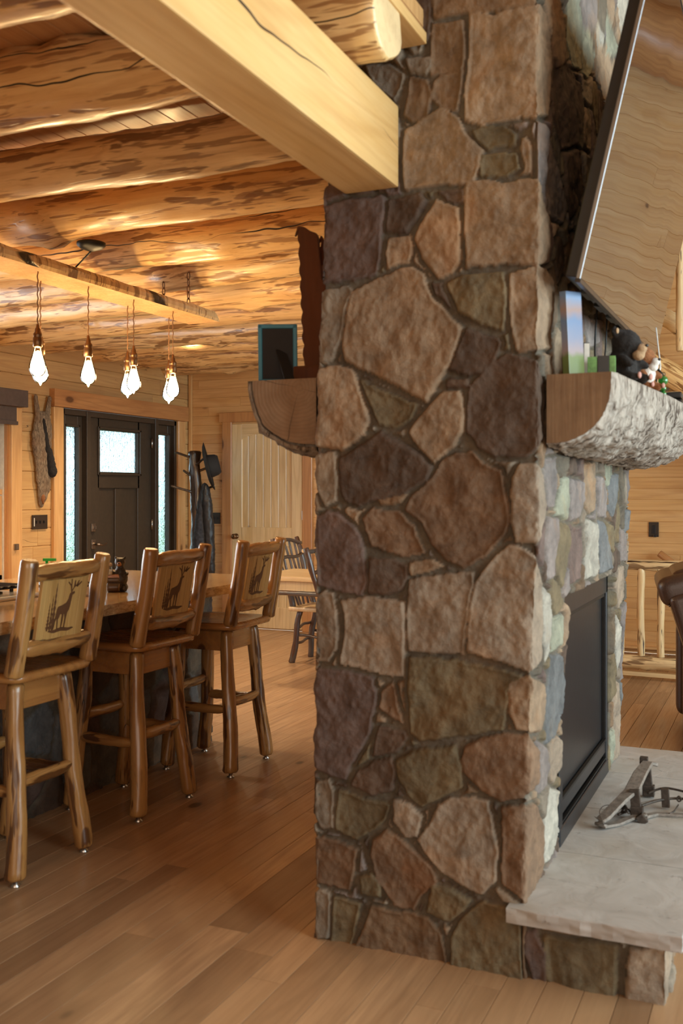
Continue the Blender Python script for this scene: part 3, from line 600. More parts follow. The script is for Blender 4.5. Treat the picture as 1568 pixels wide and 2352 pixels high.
ST = """D 935,-30 985,-30 982,70 975,88 940,60
B 985,-30 1225,-40 1232,4 1150,18 1060,28 992,34
T 1075,27 1130,30 1152,22 1232,10 1262,32 1275,130 1270,262 1238,264 1150,270 1100,287 1064,270 1064,210 1072,120
B 990,48 1060,45 1060,140 1050,172 985,168 985,100
G 830,150 885,143 918,165 915,195 900,225 860,200
G 925,130 985,125 990,150 975,165 935,163
B 935,172 975,177 985,215 975,270 945,275 925,260 930,215
B 990,182 1058,150 1056,200 1045,255 1005,245 985,220
T 925,300 1005,245 1050,270 1068,310 1103,340 1095,380 1085,415 990,425 925,432 920,360
O 1080,297 1150,284 1178,305 1178,330 1115,338 1088,318
O 1105,350 1180,348 1190,385 1160,400 1100,402 1098,375
P 725,490 745,470 800,455 870,450 878,460 873,520 860,625 840,635 730,650 712,600
D 888,460 960,442 975,460 955,500 930,530 882,530
D 1000,440 1060,430 1060,460 1040,465
T 1065,422 1100,412 1165,417 1238,406 1262,420 1262,600 1238,605 1150,602 1065,612 1063,520
T 997,457 1050,475 1052,520 1050,600 1030,625 1000,635 970,590 950,545 965,510 985,480
T 887,547 935,537 945,560 935,598 885,612 880,580
T 940,608 965,625 985,680 1060,750 1040,810 975,925 905,885 860,860 790,830 780,790 790,720 800,670 860,640
O 1020,650 1060,630 1155,625 1158,680 1150,755 1100,740 1050,715
T 1170,625 1232,608 1262,615 1275,650 1275,800 1240,803 1180,805 1170,750 1165,690
G 722,675 790,655 800,665 785,720 778,780 760,830 735,835 718,760
D 1070,752 1140,777 1145,790 1125,850 1075,862 1025,848 1042,815
D 1020,872 1070,870 1075,888 1020,888
T 722,850 770,840 805,850 818,880 830,920 845,965 830,1000 785,1033 715,1025 705,950 712,880
O 822,872 865,892 950,932 940,965 905,985 865,978 847,930 835,895
T 1010,902 1050,897 1058,920 1062,988 1040,1022 990,1065 965,1040 935,995 950,972 985,930
D 1075,890 1120,840 1160,815 1240,830 1262,900 1258,1000 1200,1048 1130,1048 1095,1030 1070,990 1068,930
G 712,1048 765,1040 772,1090 770,1150 740,1160 715,1110
D 777,1052 830,1020 870,992 950,1037 985,1075 975,1103 925,1133 870,1146 820,1162 790,1155 776,1110
B 865,1150 930,1134 915,1155 870,1160
R 1045,1038 1080,1040 1100,1065 1145,1080 1160,1150 1166,1200 1155,1230 1110,1280 1060,1305 1025,1290 985,1250 965,1205 925,1175 935,1150 985,1100 1010,1060
P 708,1195 745,1175 775,1185 810,1215 830,1260 835,1340 825,1370 780,1360 725,1345 715,1270
R 828,1192 850,1172 910,1180 945,1215 970,1272 935,1280 880,1265 847,1253 832,1220
D 842,1285 900,1285 930,1300 930,1330 915,1360 880,1370 840,1365
L 1172,1090 1190,1067 1240,1065 1256,1090 1263,1160 1257,1200 1240,1250 1225,1252 1180,1248 1170,1200 1168,1140
T 937,1297 990,1287 1010,1300 985,1312 937,1325
L 935,1335 1030,1320 1080,1317 1082,1340 1068,1420 1060,1503 1000,1503 935,1496 930,1420
L 1165,1257 1185,1258 1240,1285 1256,1345 1256,1440 1250,1520 1210,1545 1160,1525 1068,1500 1072,1420 1087,1340 1125,1290
L 706,1380 740,1360 762,1367 767,1410 767,1490 750,1518 710,1520 702,1450
L 781,1382 850,1375 923,1385 926,1470 923,1558 870,1550 777,1525 786,1440
P 722,1537 790,1545 853,1560 858,1600 848,1680 800,1760 790,1793 750,1785 695,1755 688,1680 696,1590
R 872,1592 900,1570 905,1610 918,1665 895,1650 864,1625
O 937,1512 1000,1514 1110,1532 1190,1552 1160,1590 1158,1650 1148,1680 1070,1688 960,1703 937,1688 932,1600
T 1162,1562 1215,1555 1258,1572 1263,1610 1250,1680 1225,1685 1180,1678 1164,1640
D 867,1672 925,1687 928,1703 905,1728 852,1738 857,1700
D 852,1752 895,1742 905,1770 900,1820 850,1828 802,1808 817,1775
O 907,1747 960,1724 1038,1717 1056,1760 1058,1810 1000,1838 965,1858 940,1838 912,1790
R 1062,1717 1095,1702 1150,1692 1215,1692 1240,1720 1240,1800 1215,1828 1150,1843 1100,1820 1062,1775 1054,1745
G 708,1800 750,1795 757,1815 762,1905 735,1908 708,1850
O 770,1817 830,1837 893,1852 878,1890 850,1913 810,1928 767,1908
L 902,1840 940,1852 966,1880 953,1928 927,1928 902,1890
R 708,1927 780,1937 813,1952 810,2010 798,2048 750,2038 706,2025 702,1970
L 1002,1852 1030,1837 1115,1842 1128,1880 1138,1960 1133,2028 1100,2058 1010,2008 985,1973 955,1935 985,1902
R 852,1937 885,1908 910,1927 950,1962 985,1992 998,2030 958,2068 948,2098 900,2083 860,2023 847,1970
R 1152,1857 1200,1852 1238,1850 1256,1895 1254,1990 1235,2070 1190,2068 1150,2038 1147,1950
O 824,2017 850,2012 866,2030 868,2063 827,2058
O 987,2037 1020,2042 1078,2072 1060,2098 1030,2123 977,2098
G 703,2052 735,2047 753,2057 750,2158 725,2158 705,2100
O 762,2067 823,2082 813,2120 800,2185 755,2170
B 852,2087 930,2102 983,2117 1008,2150 1023,2235 1010,2240 930,2220 808,2195 835,2120
O 1102,2077 1190,2102 1193,2200 1210,2290 1150,2280 1032,2245 1032,2160 1062,2112
B 1275,-20 1290,-20 1305,50 1308,150 1285,180 1276,100
E 1311,-20 1340,-20 1345,60 1343,160 1325,150 1311,90
V 1344,-20 1375,-20 1378,60 1360,68 1345,60
E 1345,72 1365,82 1372,130 1360,180 1347,165
M 1379,-20 1400,-20 1400,30 1395,75 1381,38
W 1380,42 1392,82 1389,110 1379,100
E 1397,20 1425,92 1428,120 1402,118 1397,60
W 1427,-20 1450,-20 1448,50 1435,75 1427,20
T 1381,117 1400,107 1425,150 1410,210 1395,230 1376,170
D 1278,135 1300,124 1335,190 1345,260 1335,330 1300,340 1280,260
V 1238,280 1262,288 1280,350 1302,440 1310,480 1300,510 1250,490 1236,400
D 1302,352 1340,342 1345,440 1320,500 1307,450
M 1266,615 1283,590 1281,560 1275,612
P 1325,690 1345,690 1350,760 1330,790
V 1350,722 1380,742 1382,788 1356,800
M 1386,752 1410,780 1430,800 1400,812
V 1264,1060 1290,1052 1290,1110 1283,1160 1270,1165 1265,1100
M 1292,1050 1315,1047 1311,1080 1296,1100
E 1301,1105 1313,1097 1315,1150 1310,1193 1286,1183 1291,1140
V 1318,1102 1344,1107 1344,1150 1335,1190 1319,1198 1316,1150
T 1350,1067 1375,1062 1376,1110 1374,1168 1360,1178 1347,1150
V 1378,1097 1390,1097 1402,1130 1400,1188 1381,1183
S 1406,1092 1427,1092 1424,1150 1415,1188 1405,1170
E 1395,1062 1415,1062 1412,1108 1400,1118
V 1443,1065 1458,1065 1461,1110 1458,1153 1444,1158
S 1441,1172 1458,1172 1455,1213 1441,1223
V 1265,1187 1290,1192 1285,1260 1280,1328 1264,1328 1260,1260
O 1292,1202 1315,1207 1320,1240 1311,1308 1298,1350 1287,1320
P 1323,1217 1345,1212 1347,1260 1340,1328 1316,1343 1319,1280
W 1353,1192 1375,1202 1377,1260 1376,1323 1346,1333 1353,1270
S 1381,1197 1395,1202 1409,1270 1407,1308 1383,1318
O 1399,1197 1414,1212 1415,1268 1406,1258
V 1429,1212 1443,1227 1446,1288 1431,1288
T 1449,1242 1457,1260 1455,1338 1446,1348
O 1276,1332 1290,1342 1300,1390 1286,1413 1272,1390
W 1258,1350 1268,1367 1276,1420 1270,1498 1260,1525 1258,1430
E 1277,1422 1303,1417 1300,1480 1276,1498
S 1273,1507 1295,1507 1307,1580 1300,1640 1285,1688 1262,1715 1266,1600
L 1266,1732 1285,1692 1298,1702 1297,1760 1280,1800 1268,1790
V 1243,1705 1262,1722 1268,1760 1262,1808 1243,1826 1242,1760
W 1268,1812 1295,1822 1293,1900 1278,1965 1258,1990 1258,1900
L 1426,1307 1438,1302 1440,1370 1425,1398 1419,1350
V 1431,1402 1444,1382 1449,1430 1444,1478 1436,1498
W 1419,1412 1431,1440 1431,1500 1422,1543 1419,1480
M 1446,1482 1455,1502 1456,1560 1446,1598 1437,1560
S 1451,1362 1458,1367 1458,1458 1451,1468
S 1431,1572 1440,1562 1443,1618 1434,1648
L 1416,1562 1429,1572 1431,1650 1427,1738 1413,1753 1415,1650
G 1446,1612 1458,1607 1458,1698 1450,1718 1441,1690
E 1406,1682 1419,1672 1421,1738 1409,1758"""
polys = []
for ln in ST.split('\n'):
    a = ln.split(); polys.append((a[0], [px2u(*map(float, p.split(','))) for p in a[1:]]))
us = np.concatenate([np.arange(UL-1.8, UL-.16, .03), np.arange(UL-.16, UL, .007), np.arange(UL, UR, .0045), np.arange(UR, UR+LF+.06, .0065), np.arange(UR+LF+.06, UR+LF+.75, .04)])
zs = np.concatenate([np.arange(-.01, 2.9, .0055), np.arange(2.9, GC, .03)])
masonry('stone_veneer', perimeter(col_path), us, zs, polys, fp, seed=3, cell=(.13, .17), auto='VPOMTBDG', holes=[(UR+.49, UR+1.475, .1, 1.045, .085)], post=lambda co: co-np.array([fo.x, fo.y, 0]))
core = box('mortar_core', 'door_brown', Vector((-.99, 3.70, 2.4))-fo, (.52, 1.6, 4.8), fp, bev=0); core.data.materials[0] = M['field_stone']
# firebox: black frame, glass front, lower louvre
ff = empty('firebox', Vector((-.70, 3.79, .21))-fo, 0); ff.parent = fp
boxes('firebox_frame', 'firebox_black', [((0, -.47, .41), (.04, .05, .83)), ((0, .47, .41), (.04, .05, .83)), ((0, 0, .79), (.04, .98, .075)), ((0, 0, .03), (.045, .98, .06)), ((.0, 0, .115), (.03, .92, .05))], ff, bev=.003)
box('fire_glass', 'black_plastic', (-.005, 0, .44), (.012, .90, .62), ff, bev=0)
boxes('glass_frame', 'black_metal', [((.008, -.44, .44), (.012, .012, .62)), ((.008, .44, .44), (.012, .012, .62)), ((.008, 0, .745), (.012, .89, .012)), ((.012, 0, .145), (.012, .89, .01)), ((.014, 0, .07), (.01, .92, .006))], ff, bev=0)
# hearth
HU = [(-.72, 2.785), (-.285, 2.785)]
def hearth_path(U, Z):
    X = np.where(U < -.285, U, -.285); Y = np.where(U < -.285, 2.80, 2.80+(U+.285)); return np.stack([X, Y, Z], -1)
def px2h(px, py): d = cam_ray(px, py); k = 2.80/d.y; return (d.x*k, CH+d.z*k)
hp = []
for c, s in (('P', '1205,2140 1225,2140 1245,2200 1248,2290 1225,2285 1200,2190'), ('O', '1242,2152 1330,2167 1412,2177 1413,2315 1330,2300 1257,2285'), ('L', '1442,2182 1540,2192 1600,2200 1600,2345 1480,2340 1434,2310')):
    hp.append((c, [px2h(*map(float, p.split(','))) for p in s.split()]))
masonry('hearth_base', perimeter(hearth_path, .015), np.arange(-.70, -.285+1.9, .006), np.arange(-.01, .172, .006), hp, fp, seed=8, cell=(.2, .2), auto='LTWG', post=lambda co: co-np.array([fo.x, fo.y, 0]))
ys = [2.765, 3.268, 3.762, 4.275, 4.74]
for i in range(4):
    bm = bmesh.new(); y0, y1 = ys[i]+(.002 if i else 0), ys[i+1]-.002; x0, x1 = -.72, -.25; nx, ny, nz = 24, 26, 4
    bmesh.ops.create_cube(bm, size=1)
    for v in bm.verts: v.co = Vector(((x0+x1)/2+v.co.x*(x1-x0), (y0+y1)/2+v.co.y*(y1-y0), .19+v.co.z*.042))
    bmesh.ops.subdivide_edges(bm, edges=bm.edges[:], cuts=15, use_grid_fill=True)
    for v in bm.verts:
        q = v.co*22; n = mnoise.noise(q)+.6*mnoise.noise(q*2.7)
        if v.co.z < .2105: 
            f = 1-abs(v.co.z-.19)/.021*.4
            if v.co.y < y0+.001: v.co.y -= (.004+.007*n)*f if i == 0 else 0
            if v.co.x > x1-.001: v.co.x += (.004+.007*n)*f
        v.co.z += .0012*mnoise.noise(v.co*9)
        v.co -= fo
    s = fbm(bm, 'hearth_slab', 'hearth_stone', fp, False)
# ---- half-log mantels, one on each long face ----
def mantel(name, xc, side, y0, y1, z, R, mat, endmat, bulge, depth, dz, seed, jag=.0, rim=1.):
    """half log with sawn flat top, bark below; profile in local XZ, grain along Y"""
    vs = []; fs = []; ns = 34; n = int((y1-y0)/.012); tops = []
    for i in range(n+1):
        y = y0+(y1-y0)*i/n; f = i/n; e = min(1, (i)*.012/.02) 
        B = bulge(f)
        for k in range(ns+1):
            a = math.pi/2*k/ns   # 0 at outer top edge, 90deg at the wall bottom
            c, s = math.cos(a)**.8, math.sin(a)**.85
            q = Vector((a*3.2, y*4+seed, seed)); nn = mnoise.noise(q)*.55+.35*mnoise.noise(q*3)+jag*abs(mnoise.noise(q*9))
            w_ = min(1., 5*(a+.03)); rr = 1+.10*nn*w_*(1 if 0 < i < n else .4)
            tap = 1-.05*(1-min(1, i/3)); 
            x = depth*B*c*rr*tap; zz_ = -dz*B**.3*s*rr*tap
            vs.append((side*x, y, zz_))
    for i in range(n):
        for k in range(ns): a0 = i*(ns+1)+k; b0 = a0+ns+1; fs.append((a0, b0, b0+1, a0+1) if side > 0 else (a0, a0+1, b0+1, b0))
    b = len(vs)
    for i in range(n+1): vs.append((0, y0+(y1-y0)*i/n, 0))
    nb = len(fs)
    for i in range(n): fs.append((b+i, i*(ns+1), (i+1)*(ns+1), b+i+1)[::(-1 if side > 0 else 1)])
    nt = len(fs)
    e0 = len(vs)
    for q in range(ns+1): x, y, z_ = vs[q]; vs.append((x*rim, y, z_*rim))
    g_ = .02 if rim < 1 else 0; g2 = .965 if rim < 1 else 1
    for yy, mm in ((g_, 1), (g_, g2), (-g_*.2, g2)):
        for q in range(ns+1): x, y, z_ = vs[e0+q]; vs.append((x*mm, yy, z_*mm))
    n1 = ns+1; e1 = e0+3*n1; e2 = e1+n1; vs.append((0, -g_*.2, 0))
    for q in range(ns):
        fs.append((q, q+1, e0+q+1, e0+q))
        for j in range(3): fs.append((e0+j*n1+q, e0+j*n1+q+1, e0+(j+1)*n1+q+1, e0+(j+1)*n1+q))
    nt = len(fs)
    fs.append(tuple([e2]+list(range(e1, e2)))[::(1 if side > 0 else -1)]); fs.append(tuple([b+n]+list(range(n*(ns+1), n*(ns+1)+ns+1)))[::(-1 if side > 0 else 1)])
    me = bpy.data.meshes.new(name); me.from_pydata(vs, [], fs)
    bm = bmesh.new(); bm.from_mesh(me); bmesh.ops.recalc_face_normals(bm, faces=bm.faces[:]); bm.to_mesh(me); bm.free()
    return me, nb, nt
def n_top(me, k): return sum(1 for p in me.polygons if abs(p.normal.z) > .99 and abs(p.center.z) < 1e-4)
me, nb, nt = mantel('mantel_shelf', 0, 1, 0, 2.0, 0, 0, '', '', lambda f: 1+.42*math.sin(min(1, f*1.5)*math.pi/2)**1.3-.35*max(0, (f-.85)/.15)**2, .19, .205, 2.1, .55)
mR = link('mantel_shelf', me, ['mantel_bark', 'stool_panel', 'mantel_end'], fp, True, Matrix.Translation(Vector((-.625, 2.85, 1.715))-fo))
for i, p in enumerate(me.polygons):
    if i >= nt: p.material_index = 2; p.use_smooth = False
    elif nb <= i < nb+n_top(me, 2): p.material_index = 1; p.use_smooth = False
mR['label'] = 'half-log mantel with grey bark below the television'
me, nb, nt = mantel('mantel_shelf', 0, -1, 0, 1.75, 0, 0, '', '', lambda f: 1., .262, .238, 5.3, .35, rim=.955)
mL = link('mantel_shelf', me, ['tread_bark', 'stool_panel', 'mantel_rings'], fp, True, Matrix.Translation(Vector((-1.36, 2.87, 1.742))-fo))
mL['label'] = 'half-log mantel with sawn end on the kitchen side'
# the end grain face gets its own upright object space
for i, p in enumerate(me.polygons):
    if i >= nt: p.material_index = 2; p.use_smooth = False
    elif nb <= i < nb+n_top(me, 2): p.material_index = 1; p.use_smooth = False
# ================= timber =================
b = bar('timber_beam', 'beam_pine', (-1.143, -1.5, 2.409), (-1.143, 2.80, 2.409), .242, .174, up=(-1, 0, 0), bev=.008)
tag(b, 'large squared pine beam running from the upper left into the fireplace stone', 'beam')
ords = ['nearest the camera, at the top left corner', 'second from the camera', 'third from the camera', 'fourth from the camera', 'fifth from the camera, above the hanging light', 'sixth from the camera', 'seventh from the camera', 'eighth from the camera', 'ninth from the camera', 'third from the far wall', 'second from the far wall', 'nearest the far wall, over the closet door']
for i in range(12):
    y = 1.88+.60*i; r = (.113, .112, .098, .118, .112, .115, .118, .108, .116, .11, .115, .11)[i]; zc = 2.53+r+(.012 if i > 2 else 0)
    if i < 2: x1 = -.972
    elif 2.6 < y < 4.75: x1 = -1.40
    else: x1 = -1.10
    o = log('ceiling_log', 'pine_log' if i % 3 < 2 else 'pine_log_grey', (XL-.02, y, zc), (x1, y+.01, zc), r*1.03, r*.97, seed=11+i*5, amp=.085, ns=26, step=.05, bend=.12, cham=.1, knobs=12, end='end_grain')
    tag(o, 'peeled pine ceiling log over the kitchen, ' + ords[i], 'ceiling log', 'peeled log joists under the kitchen ceiling')
# ================= bar stools =================
def elk():
    body = [(.30, .46), (.33, .50), (.45, .52), (.56, .55), (.62, .62), (.64, .70), (.66, .73), (.78, .755), (.80, .735), (.79, .71), (.73, .69), (.72, .62), (.70, .50), (.68, .42), (.64, .37), (.62, .27), (.60, .08), (.565, .08), (.575, .26), (.55, .35),
            (.53, .34), (.52, .20), (.50, .08), (.47, .08), (.485, .22), (.47, .345), (.42, .35), (.40, .30), (.37, .26), (.38, .18), (.39, .08), (.355, .08), (.345, .17), (.33, .26), (.335, .30), (.29, .22), (.26, .08), (.225, .08), (.25, .22), (.28, .34), (.29, .40)]
    ant = [[(.68, .74), (.64, .86), (.55, .93), (.56, .95), (.65, .89), (.64, .99), (.665, .99), (.68, .87), (.71, .74)], [(.70, .74), (.77, .83), (.98, .93), (.985, .905), (.86, .83), (.90, .95), (.88, .955), (.80, .85), (.78, .96), (.757, .96), (.74, .83)]]
    base = [(.50+.40*math.cos(a), .055+.035*math.sin(a)*(1+.4*math.sin(5*a))) for a in [2*math.pi*k/24 for k in range(24)]]
    def tree(x, w, h): 
        L = [(x-w*.12, .07)]; n = 7
        for k in range(n): f = k/n; L += [(x-w*(1-f)*.55-.004, .14+h*f), (x-w*(1-f)*.22, .14+h*(f+.06))]
        return L+[(x, .14+h)]+[(2*x-a, b_) for a, b_ in reversed(L)]
    return [body, base, tree(.06, .08, .45), tree(.14, .075, .58), tree(.215, .11, .80)]+ant
def make_stool():
    r = empty('bar_stool', (0, 0, 0), 0)
    for i, (sx, sy) in enumerate(((1, -1), (1, 1), (-1, -1), (-1, 1))):
        g = log('leg', 'stool_log', (.183*sx, .187*sy, .022), (.125*sx, .128*sy, .695), .036, .031, seed=3+i*4, amp=.10, ns=16, step=.03, bend=.18, parent=r, cham=.3, knobs=3)
        m = g.matrix_basis.inverted() @ Matrix.Translation((.183*sx, .187*sy, 0)); lathe('foot_glide', 'steel', [(0, 0), (.017, 0), (.019, .004), (.010, .010), (.010, .024)], parent=g, ns=14, mw=m)
    ap_ = boxes('apron', 'stool_board', [((.122, 0, .645), (.022, .25, .095)), ((-.122, 0, .645), (.022, .25, .095)), ((0, .122, .645), (.25, .022, .095)), ((0, -.122, .645), (.25, .022, .095)), ((0, 0, .69), (.26, .26, .012))], r, bev=.003); regrain(ap_, (0, 1, 0))
    lathe('swivel_plate', 'black_metal', [(0, .696), (.115, .696), (.115, .704), (.09, .704), (.09, .711), (0, .711)], parent=r)
    # seat: scooped, rounded corners
    bm = bmesh.new(); n = 22; top = {}; bot = {}
    def prt(u, v):
        k = max(abs(u), abs(v)); 
        if k < 1e-6: return 0, 0
        a = math.atan2(v, u); R_ = 1/((abs(math.cos(a))**7+abs(math.sin(a))**7)**(1/7)); return k*R_*math.cos(a), k*R_*math.sin(a)
    for i in range(n+1):
        for j in range(n+1):
            x, y = prt(-1+2*i/n, -1+2*j/n); e = max(abs(-1+2*i/n), abs(-1+2*j/n)); rr = x*x*.9+y*y*.9
            z = .743-.014*max(0, 1-rr*1.3)-(.010 if e > .999 else 0); sx = .215
            top[i, j] = bm.verts.new((x*sx+.005, y*.228, z)); bot[i, j] = bm.verts.new((x*sx*(.97 if e > .999 else .97)+.005, y*.228*.97, .712))
    for i in range(n):
        for j in range(n):
            bm.faces.new((top[i, j], top[i+1, j], top[i+1, j+1], top[i, j+1])); bm.faces.new((bot[i, j], bot[i, j+1], bot[i+1, j+1], bot[i+1, j]))
    for k in range(n):
        bm.faces.new((top[k, 0], bot[k, 0], bot[k+1, 0], top[k+1, 0])); bm.faces.new((top[k+1, n], bot[k+1, n], bot[k, n], top[k, n]))
        bm.faces.new((top[0, k+1], bot[0, k+1], bot[0, k], top[0, k])); bm.faces.new((top[n, k], bot[n, k], bot[n, k+1], top[n, k+1]))
    regrain(fbm(bm, 'seat', 'seat_board', r), (1, 0, 0))
    for i, s in enumerate((-1, 1)): log('back_post', 'stool_log', (.188, .200*s, .735), (.262, .205*s, 1.145), .034, .031, seed=21+i*3, amp=.07, ns=18, step=.03, bend=.1, parent=r, cham=.25, knobs=1)
    log('back_rail', 'stool_log', (.252, -.20, 1.09), (.252, .20, 1.105), .031, .028, seed=31, amp=.16, ns=16, step=.02, bend=.15, parent=r, taper_ends=.05, knobs=2)
    log('back_rail', 'stool_log', (.206, -.20, .822), (.206, .20, .828), .030, .027, seed=35, amp=.16, ns=16, step=.02, bend=.15, parent=r, taper_ends=.05, knobs=2)
    mw, L = axis_mat((.207, 0, .84), (.250, 0, 1.085), up=(0, -1, 0))   # local Z up the board, local X across? fixed below
    R_ = Matrix.Rotation(math.radians(9.95), 4, 'Y'); T_ = Matrix.Translation((.207, 0, .84)) @ R_
    pn = boxes('back_panel', 'stool_panel', [((0, -.105+.042*k, .123), (.016, .0405, .262)) for k in range(6)], r, bev=.0015); pn.matrix_basis = T_
    bm = bmesh.new()
    for pl in elk():
        v = [bm.verts.new((.0092, -.085+x*.175, .028+y*.20)) for x, y in pl]; f = bm.faces.new(v); q = bmesh.ops.extrude_face_region(bm, geom=[f]); bmesh.ops.translate(bm, verts=[g for g in q['geom'] if isinstance(g, bmesh.types.BMVert)], vec=(-.0012, 0, 0))
    bmesh.ops.recalc_face_normals(bm, faces=bm.faces[:]); bmesh.ops.triangulate(bm, faces=bm.faces[:])
    eg = fbm(bm, 'engraving', 'engrave', pn, False); eg['label'] = 'dark burned picture of an elk and pine trees'
    for i, (a, b_, z) in enumerate((((.155, -.16), (.155, .16), .345), ((-.155, -.16), (-.155, .16), .40), ((-.158, -.158), (.158, -.158), .315), ((-.158, .158), (.158, .158), .315))):
        log('stretcher', 'stool_log', (a[0], a[1], z), (b_[0], b_[1], z+.004), .025, .022, seed=41+i*3, amp=.13, ns=14, step=.02, bend=.15, parent=r, taper_ends=.06, knobs=1)
    return r
s0 = make_stool(); lab = ['log bar stool with elk panel nearest the camera, left of the others', 'log bar stool with elk panel, middle of the three at the counter', 'log bar stool with elk panel farthest from the camera, at the counter end']
for i, (x, y, rz) in enumerate(((-2.645, 2.925, 0), (-2.655, 3.68, -.03), (-2.642, 4.395, .02))):
    o = s0 if i == 0 else copy_tree(s0); o.location = (x, y, 0); o.rotation_euler = (0, 0, rz); tag(o, lab[i], 'bar stool', 'log bar stools along the island')
# ================= island =================
isl = empty('kitchen_island', (-3.3, 2.9, 0), 0, 'kitchen island base faced with grey fieldstone behind the bar stools', 'kitchen island')
io = np.array([-3.3, 2.9, 0])
def isl_path(U, Z):
    # u grows: from the kitchen end side around to the stool side (faces +X) and then along the far end
    X = np.where(U < 4.80, -2.90, -2.90-(U-4.80)); Y = np.where(U < 4.80, U, 4.80); return np.stack([X, Y, Z], -1)
masonry('stone_veneer', perimeter(isl_path, .015), np.arange(.9, 5.6, .012), np.arange(-.01, .875, .012), [], isl, seed=21, cell=(.19, .22), auto='DGMOPS', post=lambda co: co-io)
box('cabinet_body', 'stool_board', Vector((-3.33, 2.83, .435))-Vector((-3.3, 2.9, 0)), (.80, 3.86, .87), isl, bev=0)
bm = bmesh.new(); addbox(bm, (-3.13, 2.81, .90), (1.24, 4.10, .045))
ed = [e for e in bm.edges if abs(e.verts[0].co.z-e.verts[1].co.z) > .02]; bmesh.ops.bevel(bm, geom=ed, offset=.05, segments=5, affect='EDGES')
bmesh.ops.bevel(bm, geom=[e for e in bm.edges if e.calc_face_angle(0) > .8], offset=.006, segments=2, affect='EDGES')
ct = fbm(bm, 'countertop', 'granite', None, False); tag(ct, 'long golden brown granite countertop on the kitchen island', 'countertop')
ck = empty('cooktop', (-3.25, 3.03, .9225), 0, 'stainless gas cooktop with black cast-iron grates set in the counter at left', 'cooktop')
box('steel_tray', 'steel', (0, 0, .009), (.54, .90, .018), ck, bev=.008)
for k in range(3):
    L_ = []; yc = -.29+.29*k
    for j in range(7): L_.append(((0, yc-.13+.043*j, .05), (.46, .011, .012)))
    for j in range(3): L_.append(((-.2+.2*j, yc, .047), (.013, .275, .014)))
    for sx in (-.235, -.12, 0, .12, .235):
        for sy in (-.135, .135): L_.append(((sx, yc+sy, .033), (.014, .016, .034)))
    boxes('grate', 'black_metal', L_, ck, bev=.003)
for k in range(3):
    for sx in (-.12, .12): lathe('burner', 'black_metal', [(.055, .018), (.055, .026), (.03, .032), (.03, .038), (0, .038)], (sx, -.29+.29*k, 0), ck)
# things on the counter
def bear(r, s=1.):
    els = [((0, 0, .060), (.030, .034, .042)), ((0, 0, .085), (.024, .027, .032)), ((0, -.002, .135), (.022, .024, .022)), ((.012, -.002, .128), (.014, .011, .010)), ((-.004, -.021, .155), (.006, .007, .008)), ((-.004, .021, .155), (.006, .007, .008)),
           ((.018, -.020, .018), (.026, .014, .014)), ((.018, .022, .018), (.026, .014, .014)), ((.034, -.022, .016), (.012, .013, .016)), ((.034, .024, .016), (.012, .013, .016)),
           ((.016, -.030, .085), (.020, .009, .010), rotm('Z', -20)), ((.014, .030, .083), (.020, .009, .010), rotm('Z', 25)), ((0, 0, .02), (.034, .036, .022)), ((0, 0, .11), (.016, .018, .02))]
    return blob('bear_body', 'bear_resin', els, r, vox=.004, rough=.003)
bf = empty('bear_figurine', (-2.80, 3.80, .9225), math.radians(-62), 'small dark bear figurine with a tan snout holding a log basket on the counter', 'figurine')
bear(bf)
blob('snout', 'bear_snout', [((.027, -.002, .128), (.012, .010, .009)), ((.018, -.002, .124), (.010, .011, .009))], bf, vox=.003); blob('nose', 'black_plastic', [((.038, -.002, .132), (.004, .005, .004))], bf, vox=.0015)
for y in (-.009, .006): blob('eye', 'black_plastic', [((.021, y, .143), (.003, .003, .003))], bf, vox=.001)
lb = empty('log_basket', (.05, -.055, 0), 0); lb.parent = bf
log('log_piece', 'bark_branch', (.03, -.055, .022), (.03, .0, .022), .022, seed=2, parent=bf, end='end_grain', ns=14, step=.02)
log('log_piece', 'bark_branch', (.025, -.06, .055), (.025, .0, .055), .015, seed=4, parent=bf, end='end_grain', ns=14, step=.02)
boxes('tray', 'stool_board', [((.025, -.04, .078), (.05, .075, .006)), ((.03, -.03, .062), (.01, .06, .03))], bf, bev=.001); bpy.data.objects.remove(lb)
sk = empty('salt_shaker', (-2.817, 3.742, 1.002), 0, 'small glass salt shaker standing on the bear figurine tray', 'salt shaker')
lathe('jar', 'clear_glass', [(0, 0), (.015, 0), (.016, .004), (.014, .036), (.011, .042)], parent=sk); lathe('lid', 'steel', [(.012, .04), (.0125, .05), (.008, .055), (0, .056)], parent=sk); lathe('salt', 'paper_white', [(0, .002), (.0125, .002), (.012, .024), (0, .025)], parent=sk)
cs = empty('ceramic_canister', (-2.85, 3.585, .9225), 0, 'white ceramic canister with dark scroll pattern behind the nearest stool', 'canister')
lathe('canister_body', 'paper_white', [(0, 0), (.045, 0), (.05, .01), (.05, .11), (.045, .118), (.0, .12)], parent=cs)
tube('scroll_pattern', 'black_metal', [(.046+.004, -.02+.012*math.cos(a)*(1-a/9), .05+.014*math.sin(a)*(1-a/9)) for a in [k*.6 for k in range(11)]], .0018, cs)
sb = empty('soap_bottle', (-2.87, 3.38, .9225), .4, 'pump bottle with a bright green nozzle on the counter behind the nearest stool', 'bottle')
lathe('bottle_body', 'clear_glass', [(0, 0), (.03, 0), (.032, .01), (.032, .11), (.02, .13), (.012, .135)], parent=sb); lathe('pump_collar', 'green_plastic', [(.014, .132), (.014, .15), (.006, .152), (.006, .165), (0, .165)], parent=sb); box('pump_nozzle', 'green_plastic', (.012, 0, .17), (.055, .014, .012), sb, bev=.003)
